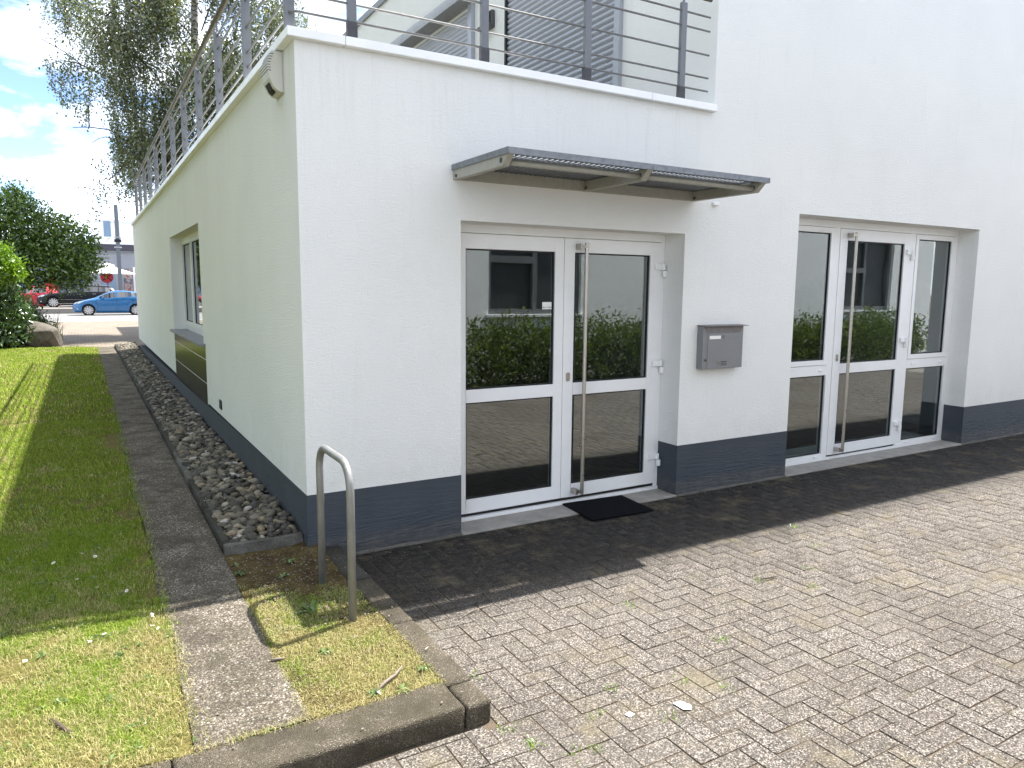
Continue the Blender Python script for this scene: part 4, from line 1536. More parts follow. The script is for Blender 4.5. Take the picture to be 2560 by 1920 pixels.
for x0 in (1.084, 3.431):
    MB().box(x0, -0.807, 2.594, x0 + 0.005, -0.002, 2.633).obj('side_flashing', MAT['galv'], can)

# ------------------------------------------------------------------ mailbox
mbx = thing('mailbox', 'grey metal mailbox on the white wall between the two doors', 'mailbox', (3.778, -0.04, 1.057))
x0, x1, z0, z1, d = 3.525, 4.030, 1.057, 1.442, 0.078
MB().box(x0, -d, z0, x1, -0.001, z1).obj('housing', MAT['mailbox'], mbx, bevel=0.003)
mb = MB()
mb.prism([(x0 - 0.008, -0.002, z1 + 0.012), (x0 - 0.008, -0.002, z1 + 0.002), (x0 - 0.008, -d - 0.035, z1 + 0.0015), (x0 - 0.008, -d - 0.035, z1 + 0.006)], (x1 - x0 + 0.04, 0, 0))
mb.obj('lid', MAT['mailbox_lid'], mbx, bevel=0.001)
dx0, dx1, dz1 = x0 + 0.055, x1 - 0.045, z1 - 0.062
MB().box(dx0, -d - 0.004, z0 + 0.002, dx1, -d - 0.0005, dz1).obj('flap_door', MAT['mailbox'], mbx, bevel=0.0012)
mb = MB()
mb.prism([(x0 + 0.008, -d - 0.0005, z1 - 0.004), (dx0 - 0.003, -d - 0.0005, dz1 + 0.004), (dx1 + 0.003, -d - 0.0005, dz1 + 0.004), (x1 - 0.006, -d - 0.0005, z1 - 0.004)], (0, -0.003, 0))
mb.obj('rain_panel', MAT['mailbox_lid'], mbx)
MB().box(dx0 + 0.018, -d - 0.007, dz1 - 0.052, dx0 + 0.155, -d - 0.0042, dz1 - 0.022).obj('name_plate', MAT['paper'], mbx)
MB().disc((dx0 + 0.193, -d - 0.0045, dz1 - 0.035), (0, -1, 0), 0.014, 0.004, 16).obj('bell_button', MAT['mailbox_lid'], mbx)
MB().disc((x0 + 0.028, -d - 0.0005, z0 + 0.085), (0, -1, 0), 0.011, 0.008, 14).obj('lock', MAT['chrome'], mbx)
for k in range(3):
    MB().box(dx0 + 0.175, -d - 0.0052, z0 + 0.030 + 0.015 * k, dx0 + 0.245, -d - 0.0041, z0 + 0.0355 + 0.015 * k).obj('vent_slot', MAT['black'], mbx)
    MB().box(dx0 + 0.118, -d - 0.0052, z0 + 0.030 + 0.015 * k, dx0 + 0.172, -d - 0.0041, z0 + 0.0345 + 0.015 * k).obj('vent_louvre', MAT['chrome'], mbx)

# ------------------------------------------------------------------ alarm siren under the coping
sir = thing('alarm_siren', 'beige slatted alarm box under the coping at the building corner', 'alarm box', (-0.05, 0.38, 3.04))
a0, a1 = 0.275, 0.475
prof = [(-0.006, 3.292), (-0.078, 3.292), (-0.110, 3.205), (-0.096, 3.120), (-0.068, 3.062), (-0.040, 3.040), (-0.006, 3.034)]
MB().prism([(p[0], a0, p[1]) for p in prof], (0, a1 - a0, 0)).obj('cover', MAT['beige'], sir, bevel=0.006, segs=2)
MB().box(-0.006, a0 - 0.012, 3.028, -0.0005, a1 + 0.012, 3.294).obj('back_plate', MAT['beige'], sir)
for k in range(7):
    z = 3.272 - 0.0175 * k
    zm = z - 0.0020
    xo = -0.078 - (3.292 - zm) * 0.368 if zm > 3.205 else -0.110 + (3.205 - zm) * 0.165
    MB().box(xo - 0.0010, a0 - 0.0010, z - 0.0045, xo + 0.022, a1 + 0.0010, z).obj('slot', MAT['sleeve'], sir)
mb = MB()
mb.prism([(-0.0885, a0 + 0.045, 3.100), (-0.0665, a0 + 0.045, 3.0580), (-0.046, a0 + 0.045, 3.0400), (-0.058, a0 + 0.045, 3.078)], (0, a1 - a0 - 0.09, 0))
mb.obj('lens', MAT['black'], sir).location = (-0.002, 0, -0.002)

# small vent grille low in the side wall
vt = thing('wall_vent', 'small dark vent grille low in the shaded side wall', 'vent', (0, 3.535, 0.485))
MB().box(-0.007, 3.46, 0.437, -0.0005, 3.61, 0.537).obj('frame', MAT['black'], vt)
for k in range(5):
    MB().box(-0.012, 3.47, 0.447 + 0.017 * k, -0.0075, 3.60, 0.454 + 0.017 * k).obj('louvre', MAT['sleeve'], vt)
# small white fitting on the facade beneath the canopy end
o = MB().box(3.635, -0.03, 2.508, 3.700, -0.001, 2.540).obj('wall_sensor', MAT['white'], bevel=0.006)
tag(o, 'small white sensor box on the wall by the right canopy end', 'sensor')

# terrace wall lamp
lp = thing('wall_lamp', 'dark louvred bulkhead lamp on the terrace wall between the shutters', 'wall lamp', (TALL_X, 4.08, 5.25))
MB().box(TALL_X - 0.06, 3.96, 5.14, TALL_X - 0.001, 4.21, 5.36).obj('housing', MAT['lamp'], lp, bevel=0.01)
for k in range(6):
    MB().prism([(TALL_X - 0.061, 3.97, 5.20 + 0.026 * k), (TALL_X - 0.10 + 0.004 * k, 3.97, 5.195 + 0.026 * k), (TALL_X - 0.10 + 0.004 * k, 3.97, 5.201 + 0.026 * k), (TALL_X - 0.061, 3.97, 5.211 + 0.026 * k)], (0, 0.23, 0)).obj('louvre', MAT['lamp'], lp)
MB().prism([(TALL_X - 0.061, 3.95, 5.13), (TALL_X - 0.13, 3.95, 5.15), (TALL_X - 0.13, 3.95, 5.185), (TALL_X - 0.061, 3.95, 5.19)], (0, 0.27, 0)).obj('visor', MAT['lamp'], lp)

# ------------------------------------------------------------------ terrace railing
rl = thing('terrace_railing', 'grey steel railing round the roof terrace with thin horizontal rods', 'railing', (0, 0, 3.356))
RX, RY = -0.018, -0.022
ZR = (3.457, 3.565, 3.752, 3.945, 4.058)


def post(x, y, facing, sleeve):
    mb = MB()
    if facing == 'front':
        mb.prism([(x - 0.029, y - 0.014, 3.357), (x + 0.029, y - 0.014, 3.357), (x + 0.029, y - 0.014, 4.12), (x - 0.029, y - 0.014, 4.12)], (0, 0.034, 0))
    else:
        mb.prism([(x - 0.030, y - 0.012, 3.357), (x + 0.034, y - 0.012, 3.357), (x + 0.034, y - 0.012, 4.055), (x - 0.030, y - 0.012, 4.115)], (0, 0.030, 0))
    mb.obj('post', MAT['grey'], rl, bevel=0.002)
    mb = MB().box(x - 0.006, y - 0.004, 4.05, x + 0.006, y + 0.010, 4.185).obj('handrail_support', MAT['grey'], rl)
    if sleeve:
        MB().box(x - 0.033, y - 0.018, 3.3565, x + 0.033, y + 0.024, 3.455).obj('post_sleeve', MAT['sleeve'], rl, bevel=0.003)


for x in (0.368, 1.335, 2.232, 3.205):
    post(x, RY, 'front', True)
for k in range(12):
    post(RX, 0.035 + 1.333 * k, 'side', False)
for z in ZR:
    off = 0.045
    MB().tube([(3.51, RY + 0.003, z), (RX + 0.035, RY + 0.003, z), (RX + 0.003, RY + 0.035, z), (RX + 0.003, 15.1, z)], 0.0085, 8).obj('rod', MAT['rail'], rl, smooth=False)
MB().tube([(3.51, RY, 4.205), (RX + 0.04, RY, 4.205), (RX, RY + 0.04, 4.205), (RX, 15.3, 4.205)], 0.024, 12).obj('handrail', MAT['handrail'], rl, smooth=True)


# ------------------------------------------------------------------ vegetation builders
def leaves(centres, size, name, mat, parent, droop=0.0, aspect=0.5, up=0.0):
    """diamond leaves, folded along the midrib: 2 tris each"""
    C = np.asarray(centres)
    n = len(C)
    d = RNG.normal(size=(n, 3))
    d[:, 2] -= droop
    d[:, 2] += up
    d /= np.linalg.norm(d, axis=1)[:, None]
    r = RNG.normal(size=(n, 3))
    s = np.cross(d, r)
    s /= np.linalg.norm(s, axis=1)[:, None] + 1e-9
    nrm = np.cross(d, s)
    L = size * RNG.uniform(0.65, 1.3, n)
    w = L * aspect * 0.5
    a = C
    m = C + d * (L * 0.45)[:, None]
    t = C + d * L[:, None]
    fold = nrm * (w * 0.35)[:, None]
    V = np.stack([a, m + s * w[:, None] + fold, t, m - s * w[:, None] + fold], 1).reshape(-1, 3)
    b = (np.arange(n) * 4)[:, None]
    F = np.concatenate([b + [0, 1, 2], b + [0, 2, 3]], 1)
    return link(name, fast_mesh(name, V, F.ravel(), 3, mat), parent)


def blob_points(lobes, n, shell=0.55, clump=0.14, per=14):
    """leaf positions: clumps near the surface of ellipsoid lobes, with gaps between clumps"""
    out = []
    vol = np.array([l[3] * l[4] * l[5] for l in lobes]) ** 0.75
    vol /= vol.sum()
    for l, p in zip(lobes, vol):
        k = max(4, int(n * p / per))
        d = RNG.normal(size=(k, 3))
        d /= np.linalg.norm(d, axis=1)[:, None]
        rad = shell + (1.08 - shell) * RNG.uniform(0, 1, k) ** 0.8
        c = np.array(l[:3]) + d * rad[:, None] * np.array(l[3:6])
        pts = c[:, None, :] + RNG.normal(size=(k, per, 3)) * clump
        out.append(pts.reshape(-1, 3))
    return np.concatenate(out)


def limb(mb, p0, p1, r0, r1, wob=0.1, n=6, sag=0.0):
    p0, p1 = Vector(p0), Vector(p1)
    L = (p1 - p0).length
    pts, rs = [], []
    for k in range(n + 1):
        t = k / n
        q = p0.lerp(p1, t)
        e = math.sin(math.pi * t)
        q += Vector((random.uniform(-1, 1), random.uniform(-1, 1), random.uniform(-1, 1))) * wob * L * 0.12 * e
        q.z += sag * 4 * t * (1 - t)
        pts.append(q)
        rs.append(r0 + (r1 - r0) * t)
    mb.tube(pts, rs, 7)
    return pts


# ---- weeping birch behind the terrace
bt = thing('birch_tree', 'tall weeping birch rising behind the roof terrace', 'tree', (2.35, 24.5, 0))
tr = MB()
trunk_pts = limb(tr, (2.35, 24.5, -0.1), (3.25, 24.5, 15.5), 0.30, 0.05, 0.25, 12)
tr.obj('trunk', MAT['birch'], bt, smooth=True)
br = MB()
tips = []
defs = [(5.0, (-1.2, 23.9, 6.9)), (5.5, (0.2, 22.5, 7.4)), (6.2, (-1.9, 24.9, 9.8)), (6.8, (-0.6, 22.7, 10.6)), (7.4, (5.4, 23.5, 9.5)), (7.8, (4.8, 26.0, 10.2)),
        (8.2, (-1.6, 25.7, 11.6)), (8.8, (0.9, 22.1, 11.8)), (9.4, (6.3, 24.1, 11.6)), (10.0, (-0.9, 23.7, 13.0)), (10.8, (4.6, 22.9, 13.4)), (11.4, (1.2, 26.1, 14.0)), (12.2, (2.2, 22.9, 14.6)), (5.2, (1.0, 25.5, 6.6)), (5.8, (4.4, 22.9, 8.2)), (7.0, (2.2, 22.1, 9.4))]
for z0, e in defs:
    t = (z0 + 0.1) / 15.6
    p0 = Vector((2.35, 24.5, -0.1)).lerp(Vector((3.25, 24.5, 15.5)), t)
    pts = limb(br, p0, e, 0.06 * (1.15 - t), 0.012, 0.55, 8, 0.5)
    tips += [(p, 0.9) for p in pts[3:]]
    for k in range(4):
        q = pts[random.randrange(3, 8)]
        e2 = q + Vector((random.uniform(-1.2, 1.2), random.uniform(-1.2, 1.2), random.uniform(-0.2, 0.9)))
        p2 = limb(br, q, e2, 0.022, 0.008, 0.5, 5, 0.2)
        tips += [(p, 1.0) for p in p2[2:]]
# long weeping branch that hangs low at the terrace end
pts = limb(br, (2.2, 24.0, 6.2), (-0.25, 22.9, 5.2), 0.05, 0.014, 0.5, 8, 0.5)
low = pts[4:]
BIRCH_HEM = ((-3.5, -2.1, -1.75, -1.3, -0.75, -0.45, -0.15, 0.1, 1.2, 4.0), (11.0, 9.9, 8.4, 7.4, 7.0, 8.0, 6.9, 4.7, 4.6, 4.2))   # height of the hanging ends across the crown
C = []
strands = MB()
for p, k in tips:
    if random.random() < 0.36:
        continue
    for _ in range(20):
        L = random.uniform(0.5, 2.2) * k
        q = p + Vector((random.gauss(0, 0.33), random.gauss(0, 0.33), random.gauss(0.05, 0.2)))
        zl = float(np.interp(q.x, BIRCH_HEM[0], BIRCH_HEM[1])) + random.uniform(-0.35, 0.5)
        if q.z < zl:
            continue
        L = min(L, q.z - zl)
        dx, dy = random.gauss(0, 0.06), random.gauss(0, 0.06)
        m = int(L * 17)
        for j in range(m):
            t = j / max(1, m)
            C.append((q.x + dx * t * L + random.gauss(0, 0.05), q.y + dy * t * L + random.gauss(0, 0.05), q.z - t * L))
        if random.random() < 0.35:
            strands.tube([tuple(q), (q.x + dx * L, q.y + dy * L, q.z - L)], 0.004, 3, False)
for p in low:
    for _ in range(16):
        L = random.uniform(0.3, 1.5)
        q = p + Vector((random.gauss(0, 0.33), random.gauss(0, 0.33), random.gauss(0.1, 0.25)))
        m = int(L * 15)
        for j in range(m):
            t = j / max(1, m)
            C.append((q.x + random.gauss(0, 0.06), q.y + random.gauss(0, 0.06), q.z - t * L))
br.obj('branch', MAT['bark'], bt, smooth=True)
strands.obj('hanging_twig', MAT['bark'], bt)
leaves(C, 0.088, 'crown', MAT['leaf_birch'], bt, droop=0.9, aspect=0.70)

# ---- leafy small tree over the boulder, left
gt = thing('garden_tree', 'bushy dark green garden tree at the end of the lawn', 'tree', (-4.6, 23.6, 0))
tr = MB()
limb(tr, (-4.6, 23.6, -0.1), (-4.4, 23.5, 2.2), 0.17, 0.12, 0.3, 5)
tr.obj('trunk', MAT['bark'], gt, smooth=True)
br = MB()
for e in [(-2.6, 23.2, 2.9), (-1.4, 23.0, 2.6), (-3.2, 23.0, 3.6), (-2.0, 23.4, 3.3), (-4.8, 23.0, 4.4), (-6.2, 23.4, 3.6), (-3.6, 24.2, 4.2), (-1.8, 22.8, 2.0), (-2.6, 22.7, 1.9), (-3.2, 22.5, 2.2)]:
    pts = limb(br, (-4.5 + random.uniform(-.1, .1), 23.55, random.uniform(1.2, 2.3)), e, 0.07, 0.012, 0.5, 7, 0.15)
    for k in range(3):
        q = pts[random.randrange(3, 7)]
        limb(br, q, q + Vector((random.uniform(-0.6, 0.9), random.uniform(-0.5, 0.5), random.uniform(-0.3, 0.7))), 0.018, 0.006, 0.5, 4)
br.obj('branch', MAT['bark'], gt, smooth=True)
lobes = [(-5.2, 23.6, 3.55, 2.3, 2.0, 1.5), (-3.5, 23.3, 3.55, 1.35, 1.4, 1.35), (-2.55, 23.1, 3.2, 1.05, 1.2, 1.05), (-1.75, 23.0, 2.95, 0.95, 1.1, 0.95),
         (-1.25, 23.0, 2.75, 0.72, 0.9, 0.85), (-2.0, 22.8, 2.25, 1.1, 1.0, 0.66), (-3.1, 22.8, 2.4, 1.2, 1.0, 0.85), (-1.5, 22.7, 2.1, 0.6, 0.7, 0.5), (-3.05, 23.1, 4.3, 0.6, 0.6, 0.55), (-4.1, 23.1, 4.55, 0.7, 0.7, 0.5)]
C = blob_points(lobes, 30000, 0.55, 0.13, 12)
sp = []
for _ in range(70):  # upright new shoots on top
    x = random.uniform(-4.6, -0.9)
    zt = np.interp(x, [-4.6, -3.6, -3.0, -2.3, -1.6, -0.9], [4.9, 4.75, 4.55, 4.05, 3.75, 3.35])
    q = Vector((x, 23.1 + random.gauss(0, 0.5), zt - 0.25))
    for j in range(11):
        sp.append((q.x + random.gauss(0, 0.04) + 0.015 * j, q.y + random.gauss(0, 0.04), q.z + j * 0.045))
leaves(np.concatenate([C, np.array(sp)]), 0.115, 'crown', MAT['leaf_bush'], gt, droop=0.25, aspect=0.55)

# ---- shrubs in front of it
def shrub(name, label, lobes, n, size, mat, loc, clump=0.09, stems=6, group=None, up=0.4):
    t = thing(name, label, 'shrub', loc, group)
    s = MB()
    for k in range(stems):
        l = random.choice(lobes)
        limb(s, (loc[0] + random.gauss(0, 0.12), loc[1] + random.gauss(0, 0.12), loc[2] - 0.05), (l[0] + random.gauss(0, l[3] * 0.3), l[1] + random.gauss(0, l[4] * 0.3), l[2] + l[5] * 0.4), 0.022, 0.006, 0.4, 5)
    s.obj('stem', MAT['bark'], t, smooth=True)
    leaves(blob_points(lobes, n, 0.5, clump, 10), size, 'foliage', mat, t, up=up, aspect=0.36)
    return t


shrub('dark_shrub', 'tall dark glossy shrub at the left edge beside the boulder', [(-3.65, 20.4, 1.2, 0.75, 0.7, 1.0), (-3.15, 20.2, 0.8, 0.55, 0.5, 0.75), (-4.5, 20.6, 1.2, 0.9, 0.8, 1.1), (-3.2, 20.0, 0.4, 0.6, 0.4, 0.4), (-2.98, 19.5, 0.9, 0.42, 0.4, 0.95), (-3.35, 19.3, 0.7, 0.5, 0.4, 0.75), (-3.35, 20.3, 1.7, 0.5, 0.5, 0.5)], 14000, 0.15, MAT['leaf_dark'], (-3.4, 20.2, 0))
shrub('lime_shrub', 'bright yellow green shrub top at the left edge above the dark shrub', [(-3.05, 19.2, 2.25, 0.40, 0.38, 0.50), (-3.5, 19.3, 2.5, 0.5, 0.45, 0.5), (-2.82, 19.2, 2.15, 0.22, 0.25, 0.25)], 3600, 0.13, MAT['leaf_lime'], (-3.3, 19.4, 0))
shrub('low_dark_shrub', 'low dark shrub behind the boulder', [(-2.95, 21.2, 0.75, 0.5, 0.5, 0.65), (-2.6, 21.2, 0.45, 0.4, 0.4, 0.4)], 5000, 0.12, MAT['leaf_dark'], (-2.8, 21.2, 0))
# arching ornamental grass
tg = thing('ornamental_grass', 'arching ornamental grass clump above the boulder', 'grass clump', (-2.3, 21.6, 0))
V, F = [], []
for k in range(300):
    a = random.uniform(0, 6.28)
    L = random.uniform(0.7, 1.35)
    lean = random.uniform(0.25, 1.05)
    w = random.uniform(0.007, 0.012)
    b = Vector((-2.3 + random.gauss(0, 0.16), 21.6 + random.gauss(0, 0.16), 0))
    d = Vector((math.cos(a), math.sin(a), 0))
    s = Vector((-math.sin(a), math.cos(a), 0)) * w
    i0 = len(V)
    for j in range(6):
        t = j / 5
        p = b + d * lean * L * 0.75 * t ** 1.8 + Vector((0, 0, L * (t - 0.55 * lean * t ** 2.6)))
        ww = 1 - 0.9 * t
        V += [tuple(p - s * ww), tuple(p + s * ww)]
    for j in range(5):
        q = i0 + 2 * j
        F += [q, q + 1, q + 3, q + 2]
link('blades', fast_mesh('blades', np.array(V), F, 4, MAT['tuft']), tg)

# ---- unseen garden trees added left to shade the long wall and mirror in it
for k, (x, y, h) in enumerate(((-8.6, 0.5, 13.5), (-9.0, 6.5, 14.5), (-8.6, 12.5, 13.0))):
    t = thing('garden_tree', ('added tall tree out of view left of the lawn, nearest the yard', 'added tall tree out of view left of the lawn, the middle one', 'added tall tree out of view left of the lawn, nearest the street')[k], 'tree', (x, y, 0), 'added trees out of view left of the lawn')
    m = MB()
    limb(m, (x, y, -0.1), (x + 0.2, y, h * 0.5), 0.22, 0.12, 0.3, 5)
    m.obj('trunk', MAT['bark'], t, smooth=True)
    lob = [(x + random.gauss(0, 0.5), y + random.gauss(0, 1.0), h * (0.16 + 0.085 * q), 2.2, 2.9, 1.8) for q in range(9)]
    leaves(blob_points(lob, 10000, 0.5, 0.3, 12), 0.36, 'crown', MAT['leaf_bush'], t, aspect=0.6)
# ---- boulder
bm = bmesh.new()
bmesh.ops.create_icosphere(bm, subdivisions=5, radius=1.0)
rs = np.random.default_rng(5)
ph = [(Vector(rs.normal(size=3)), rs.uniform(0, 6)) for _ in range(10)]
fl = [Vector(rs.normal(size=3)).normalized() for _ in range(9)]
for vv in bm.verts:
    n = vv.co.normalized()
    d = 1.0 + sum(0.035 * math.sin(2.6 * n.dot(q) + p) for q, p in ph[:5]) + sum(0.012 * math.sin(7 * n.dot(q) + p) for q, p in ph[5:])
    for q in fl:
        k = n.dot(q)
        if k > 0.4:
            d = min(d, 0.84 / k)
    d += 0.010 * math.sin(23 * n.x + 9 * n.z) * math.sin(19 * n.y + 3)
    vv.co = Vector((n.x * 0.62, n.y * 0.5, n.z * 0.40)) * d
me = bpy.data.meshes.new('boulder')
bm.to_mesh(me)
bm.free()
for p in me.polygons:
    p.use_smooth = True
me.materials.append(MAT['boulder'])
o = link('boulder', me)
o.location = (-2.36, 20.05, 0.30)
o.rotation_euler = (0.1, 0.22, -0.2)
tag(o, 'large pale boulder at the far end of the lawn', 'boulder')

# ------------------------------------------------------------------ street
mb = MB()
mb.quad((-60, 19.3, -0.002), (60, 19.3, -0.002), (60, 37.2, -0.002), (-60, 37.2, -0.002))
mb.quad((-60, 37.2, -0.002), (60, 37.2, -0.002), (60, 37.2, -0.3), (-60, 37.2, -0.3))
struct(mb.obj('forecourt', MAT['forecourt']))
mb = MB()
mb.quad((-90, 37.2, -0.010), (90, 37.2, -0.010), (90, 48.6, -0.010), (-90, 48.6, -0.010))
road = struct(mb.obj('road', MAT['road']))
MB().box(-90, 37.25, -0.009, 90, 37.50, -0.004).obj('edge_line', MAT['line'], road)
MB().box(-90, 42.9, -0.009, 90, 43.05, -0.004).obj('edge_line', MAT['line'], road)
mb = MB()
mb.box(-90, 48.6, -0.3, 90, 75, 0.30)
struct(mb.obj('far_pavement', MAT['walk']))
# lawn strip left of the forecourt, under the shrubs
mb = MB()
mb.quad((-20, 19.25, 0.004), (-1.95, 19.25, 0.004), (-1.95, 26.5, 0.004), (-20, 26.5, 0.004))
struct(mb.obj('planting_bed', MAT['soil']))


def wheel(parent, x, y, z, r, w, side, spokes=10):
    mb = MB()
    n = 28
    ys = [(-w / 2, r * 0.80), (-w / 2, r * 0.95), (-w / 2 + 0.02, r), (w / 2 - 0.02, r), (w / 2, r * 0.95), (w / 2, r * 0.80)]
    i0 = 0
    for yy_, rr_ in ys:
        for k in range(n):
            a = 2 * math.pi * k / n
            mb.v.append((x + rr_ * math.cos(a), y + yy_, z + rr_ * math.sin(a)))
    for j in range(len(ys) - 1):
        for k in range(n):
            k2 = (k + 1) % n
            mb.f.append((j * n + k, j * n + k2, (j + 1) * n + k2, (j + 1) * n + k))
    wh = mb.obj('wheel', MAT['tyre'], parent, smooth=True)
    rm = MB()
    yo = y + side * w * 0.5
    rm.tube([(x, yo - side * 0.05, z), (x, yo - side * 0.002, z)], [r * 0.79, r * 0.80], 28, False)
    for k in range(spokes):
        a = 2 * math.pi * k / spokes
        c, s = math.cos(a), math.sin(a)
        ta = 0.040 * r / 0.3
        p = [(0.10 * r, -ta * 0.6), (0.80 * r, -ta), (0.80 * r, ta), (0.10 * r, ta * 0.6)]
        rm.prism([(x + u * c - v_ * s, yo - side * 0.022, z + u * s + v_ * c) for u, v_ in p], (0, side * 0.014, 0))
    rm.disc((x, yo - side * 0.026, z), (0, side, 0), r * 0.17, 0.022, 14)
    rm.tube([(x, yo - side * 0.02, z), (x, yo - side * 0.004, z)], [r * 0.80, r * 0.74], 28, False)
    rm.obj('rim', MAT['rim'], wh)
    MB().disc((x, yo - side * 0.06, z), (0, side, 0), r * 0.79, 0.005, 24).obj('brake_disc', MAT['black'], wh)
    return wh


def car(name, label, x0, yc, zg, length, width, prof, belt, wheels, wr, paint, glass_ranges, roof_range, wscreen, rscreen, seams, handles, trim=False):
    """car facing -x. prof: list (u, ztop); belt: list (u, zbelt); u measured from the nose"""
    root = thing(name, label, 'car', (x0 + length / 2, yc, zg))
    N = 84
    U = np.linspace(0, length, N)
    zt = np.interp(U, *zip(*prof))
    for _ in range(2):
        zt[1:-1] = (zt[:-2] + 2 * zt[1:-1] + zt[2:]) / 4
    zb = np.interp(U, *zip(*belt))
    zb = np.minimum(zb, zt - 0.02)
    sill = np.interp(U, [0, 0.12, 0.5, length - 0.5, length - 0.1, length], [0.30, 0.20, 0.17, 0.17, 0.25, 0.36])
    arch = sill.copy()
    for wu in wheels:
        R = wr + 0.055
        d = np.abs(U - wu)
        a = np.where(d < R, wr + np.sqrt(np.maximum(R * R - d * d, 0)), 0)
        arch = np.maximum(arch, a)
    arch = np.minimum(arch, zb - 0.05)
    hw = width / 2 * np.interp(U, [0, 0.08, 0.3, 0.8, length - 0.9, length - 0.25, length - 0.05, length], [0.62, 0.76, 0.90, 0.985, 1.0, 0.93, 0.84, 0.78])
    cab = np.clip((zt - zb - 0.03) / 0.30, 0, 1)
    rowz, roww = [], []
    mid = (arch * 0.45 + zb * 0.55)
    rowz.append(arch); roww.append(hw * 0.965)
    rowz.append(arch * 0.75 + zb * 0.25); roww.append(hw * 0.99)
    rowz.append(mid); roww.append(hw * 1.0)
    rowz.append(arch * 0.15 + zb * 0.85); roww.append(hw * 0.985)
    rowz.append(zb); roww.append(hw * 0.955)
    rh = zt - zb
    rowz.append(zb + rh * 0.10 * cab); roww.append(hw * (0.955 - 0.02 * cab))
    rowz.append(zb + rh * (0.80 * cab + 0.4 * (1 - cab))); roww.append(hw * (0.90 - 0.13 * cab))
    rowz.append(zb + rh * (0.93 * cab + 0.75 * (1 - cab))); roww.append(hw * (0.80 - 0.11 * cab))
    rowz.append(zt - 0.012 * cab); roww.append(hw * (0.52 - 0.06 * cab))
    rowz.append(zt); roww.append(hw * 0.0)
    K = len(rowz)
    sets = {}

    def add(key, mat, quad):
        sets.setdefault(key, (MB(), mat))[0].quad(*quad)

    for i in range(N - 1):
        um = (U[i] + U[i + 1]) / 2
        for k in range(K - 1):
            for sgn in (-1, 1):
                P = []
                for (a, b) in ((i, k), (i + 1, k), (i + 1, k + 1), (i, k + 1)):
                    P.append((x0 + U[a], yc + sgn * roww[b][a], zg + rowz[b][a]))
                if sgn > 0:
                    P = P[::-1]
                key, mat = 'body', paint
                if k == 5:
                    for gi, (g0, g1) in enumerate(glass_ranges):
                        if g0 < um < g1:
                            key, mat = 'side_window_%d_%d' % (gi, sgn), MAT['glass_car']
                if k in (7, 8) and wscreen[0] < um < wscreen[1]:
                    key, mat = 'windscreen', MAT['glass_car']
                if k in (7, 8) and rscreen[0] < um < rscreen[1]:
                    key, mat = 'rear_window', MAT['glass_car']
                add(key, mat, P)
        # underside
        add('body', paint, [(x0 + U[i], yc - roww[0][i], zg + arch[i]), (x0 + U[i], yc + roww[0][i], zg + arch[i]), (x0 + U[i + 1], yc + roww[0][i + 1], zg + arch[i + 1]), (x0 + U[i + 1], yc - roww[0][i + 1], zg + arch[i + 1])])
    for e in (0, N - 1):
        pts = [(x0 + U[e], yc - roww[k][e], zg + rowz[k][e]) for k in range(K)] + [(x0 + U[e], yc + roww[k][e], zg + rowz[k][e]) for k in range(K - 2, -1, -1)]
        sets['body'][0].poly(pts if e else pts[::-1])
    for key, (mb_, mat) in sets.items():
        nm = 'side_window' if key.startswith('side') else key
        me = mb_.mesh(nm, mat)
        bm = bmesh.new()
        bm.from_mesh(me)
        bmesh.ops.remove_doubles(bm, verts=bm.verts, dist=1e-4)
        bmesh.ops.recalc_face_normals(bm, faces=bm.faces)
        bm.to_mesh(me)
        bm.free()
        for p in me.polygons:
            p.use_smooth = True
        link(nm, me, root)
    # dark cabin lining so that one does not look through to the other side too brightly
    for wu in wheels:
        for sgn in (-1, 1):
            yy_ = yc + sgn * (width / 2 * 0.985 - 0.10)
            wheel(root, x0 + wu, yy_, zg + wr, wr, 0.20, sgn)
            MB().disc((x0 + wu, yy_ - sgn * 0.14, zg + wr + 0.01), (0, sgn, 0), wr + 0.05, 0.01, 24).obj('wheel_arch', MAT['black'], root)
    w_at = lambda u: float(np.interp(u, U, hw))
    z_belt = lambda u: float(np.interp(u, U, zb))
    for u in seams:
        m = MB()
        zz = np.linspace(0.24, z_belt(u) - 0.01, 6)
        for a, b in zip(zz[:-1], zz[1:]):
            m.box(x0 + u - 0.004, yc - w_at(u) - 0.002, zg + a, x0 + u + 0.004, yc - w_at(u) + 0.05, zg + b)
        m.obj('door_seam', MAT['black'], root)
    for u in handles:
        MB().box(x0 + u - 0.10, yc - w_at(u) - 0.022, zg + z_belt(u) - 0.115, x0 + u + 0.10, yc - w_at(u) + 0.02, zg + z_belt(u) - 0.085).obj('door_handle', MAT['chrome'] if trim else paint, root, bevel=0.008)
    um = wscreen[0] + 0.38
    for sgn in (-1, 1):
        MB().box(x0 + um, yc + sgn * (w_at(um) + 0.09) - 0.09, zg + z_belt(um) + 0.0, x0 + um + 0.16, yc + sgn * (w_at(um) + 0.09) + 0.09, zg + z_belt(um) + 0.125).obj('mirror', MAT['chrome'] if trim else paint, root, bevel=0.03, segs=2)
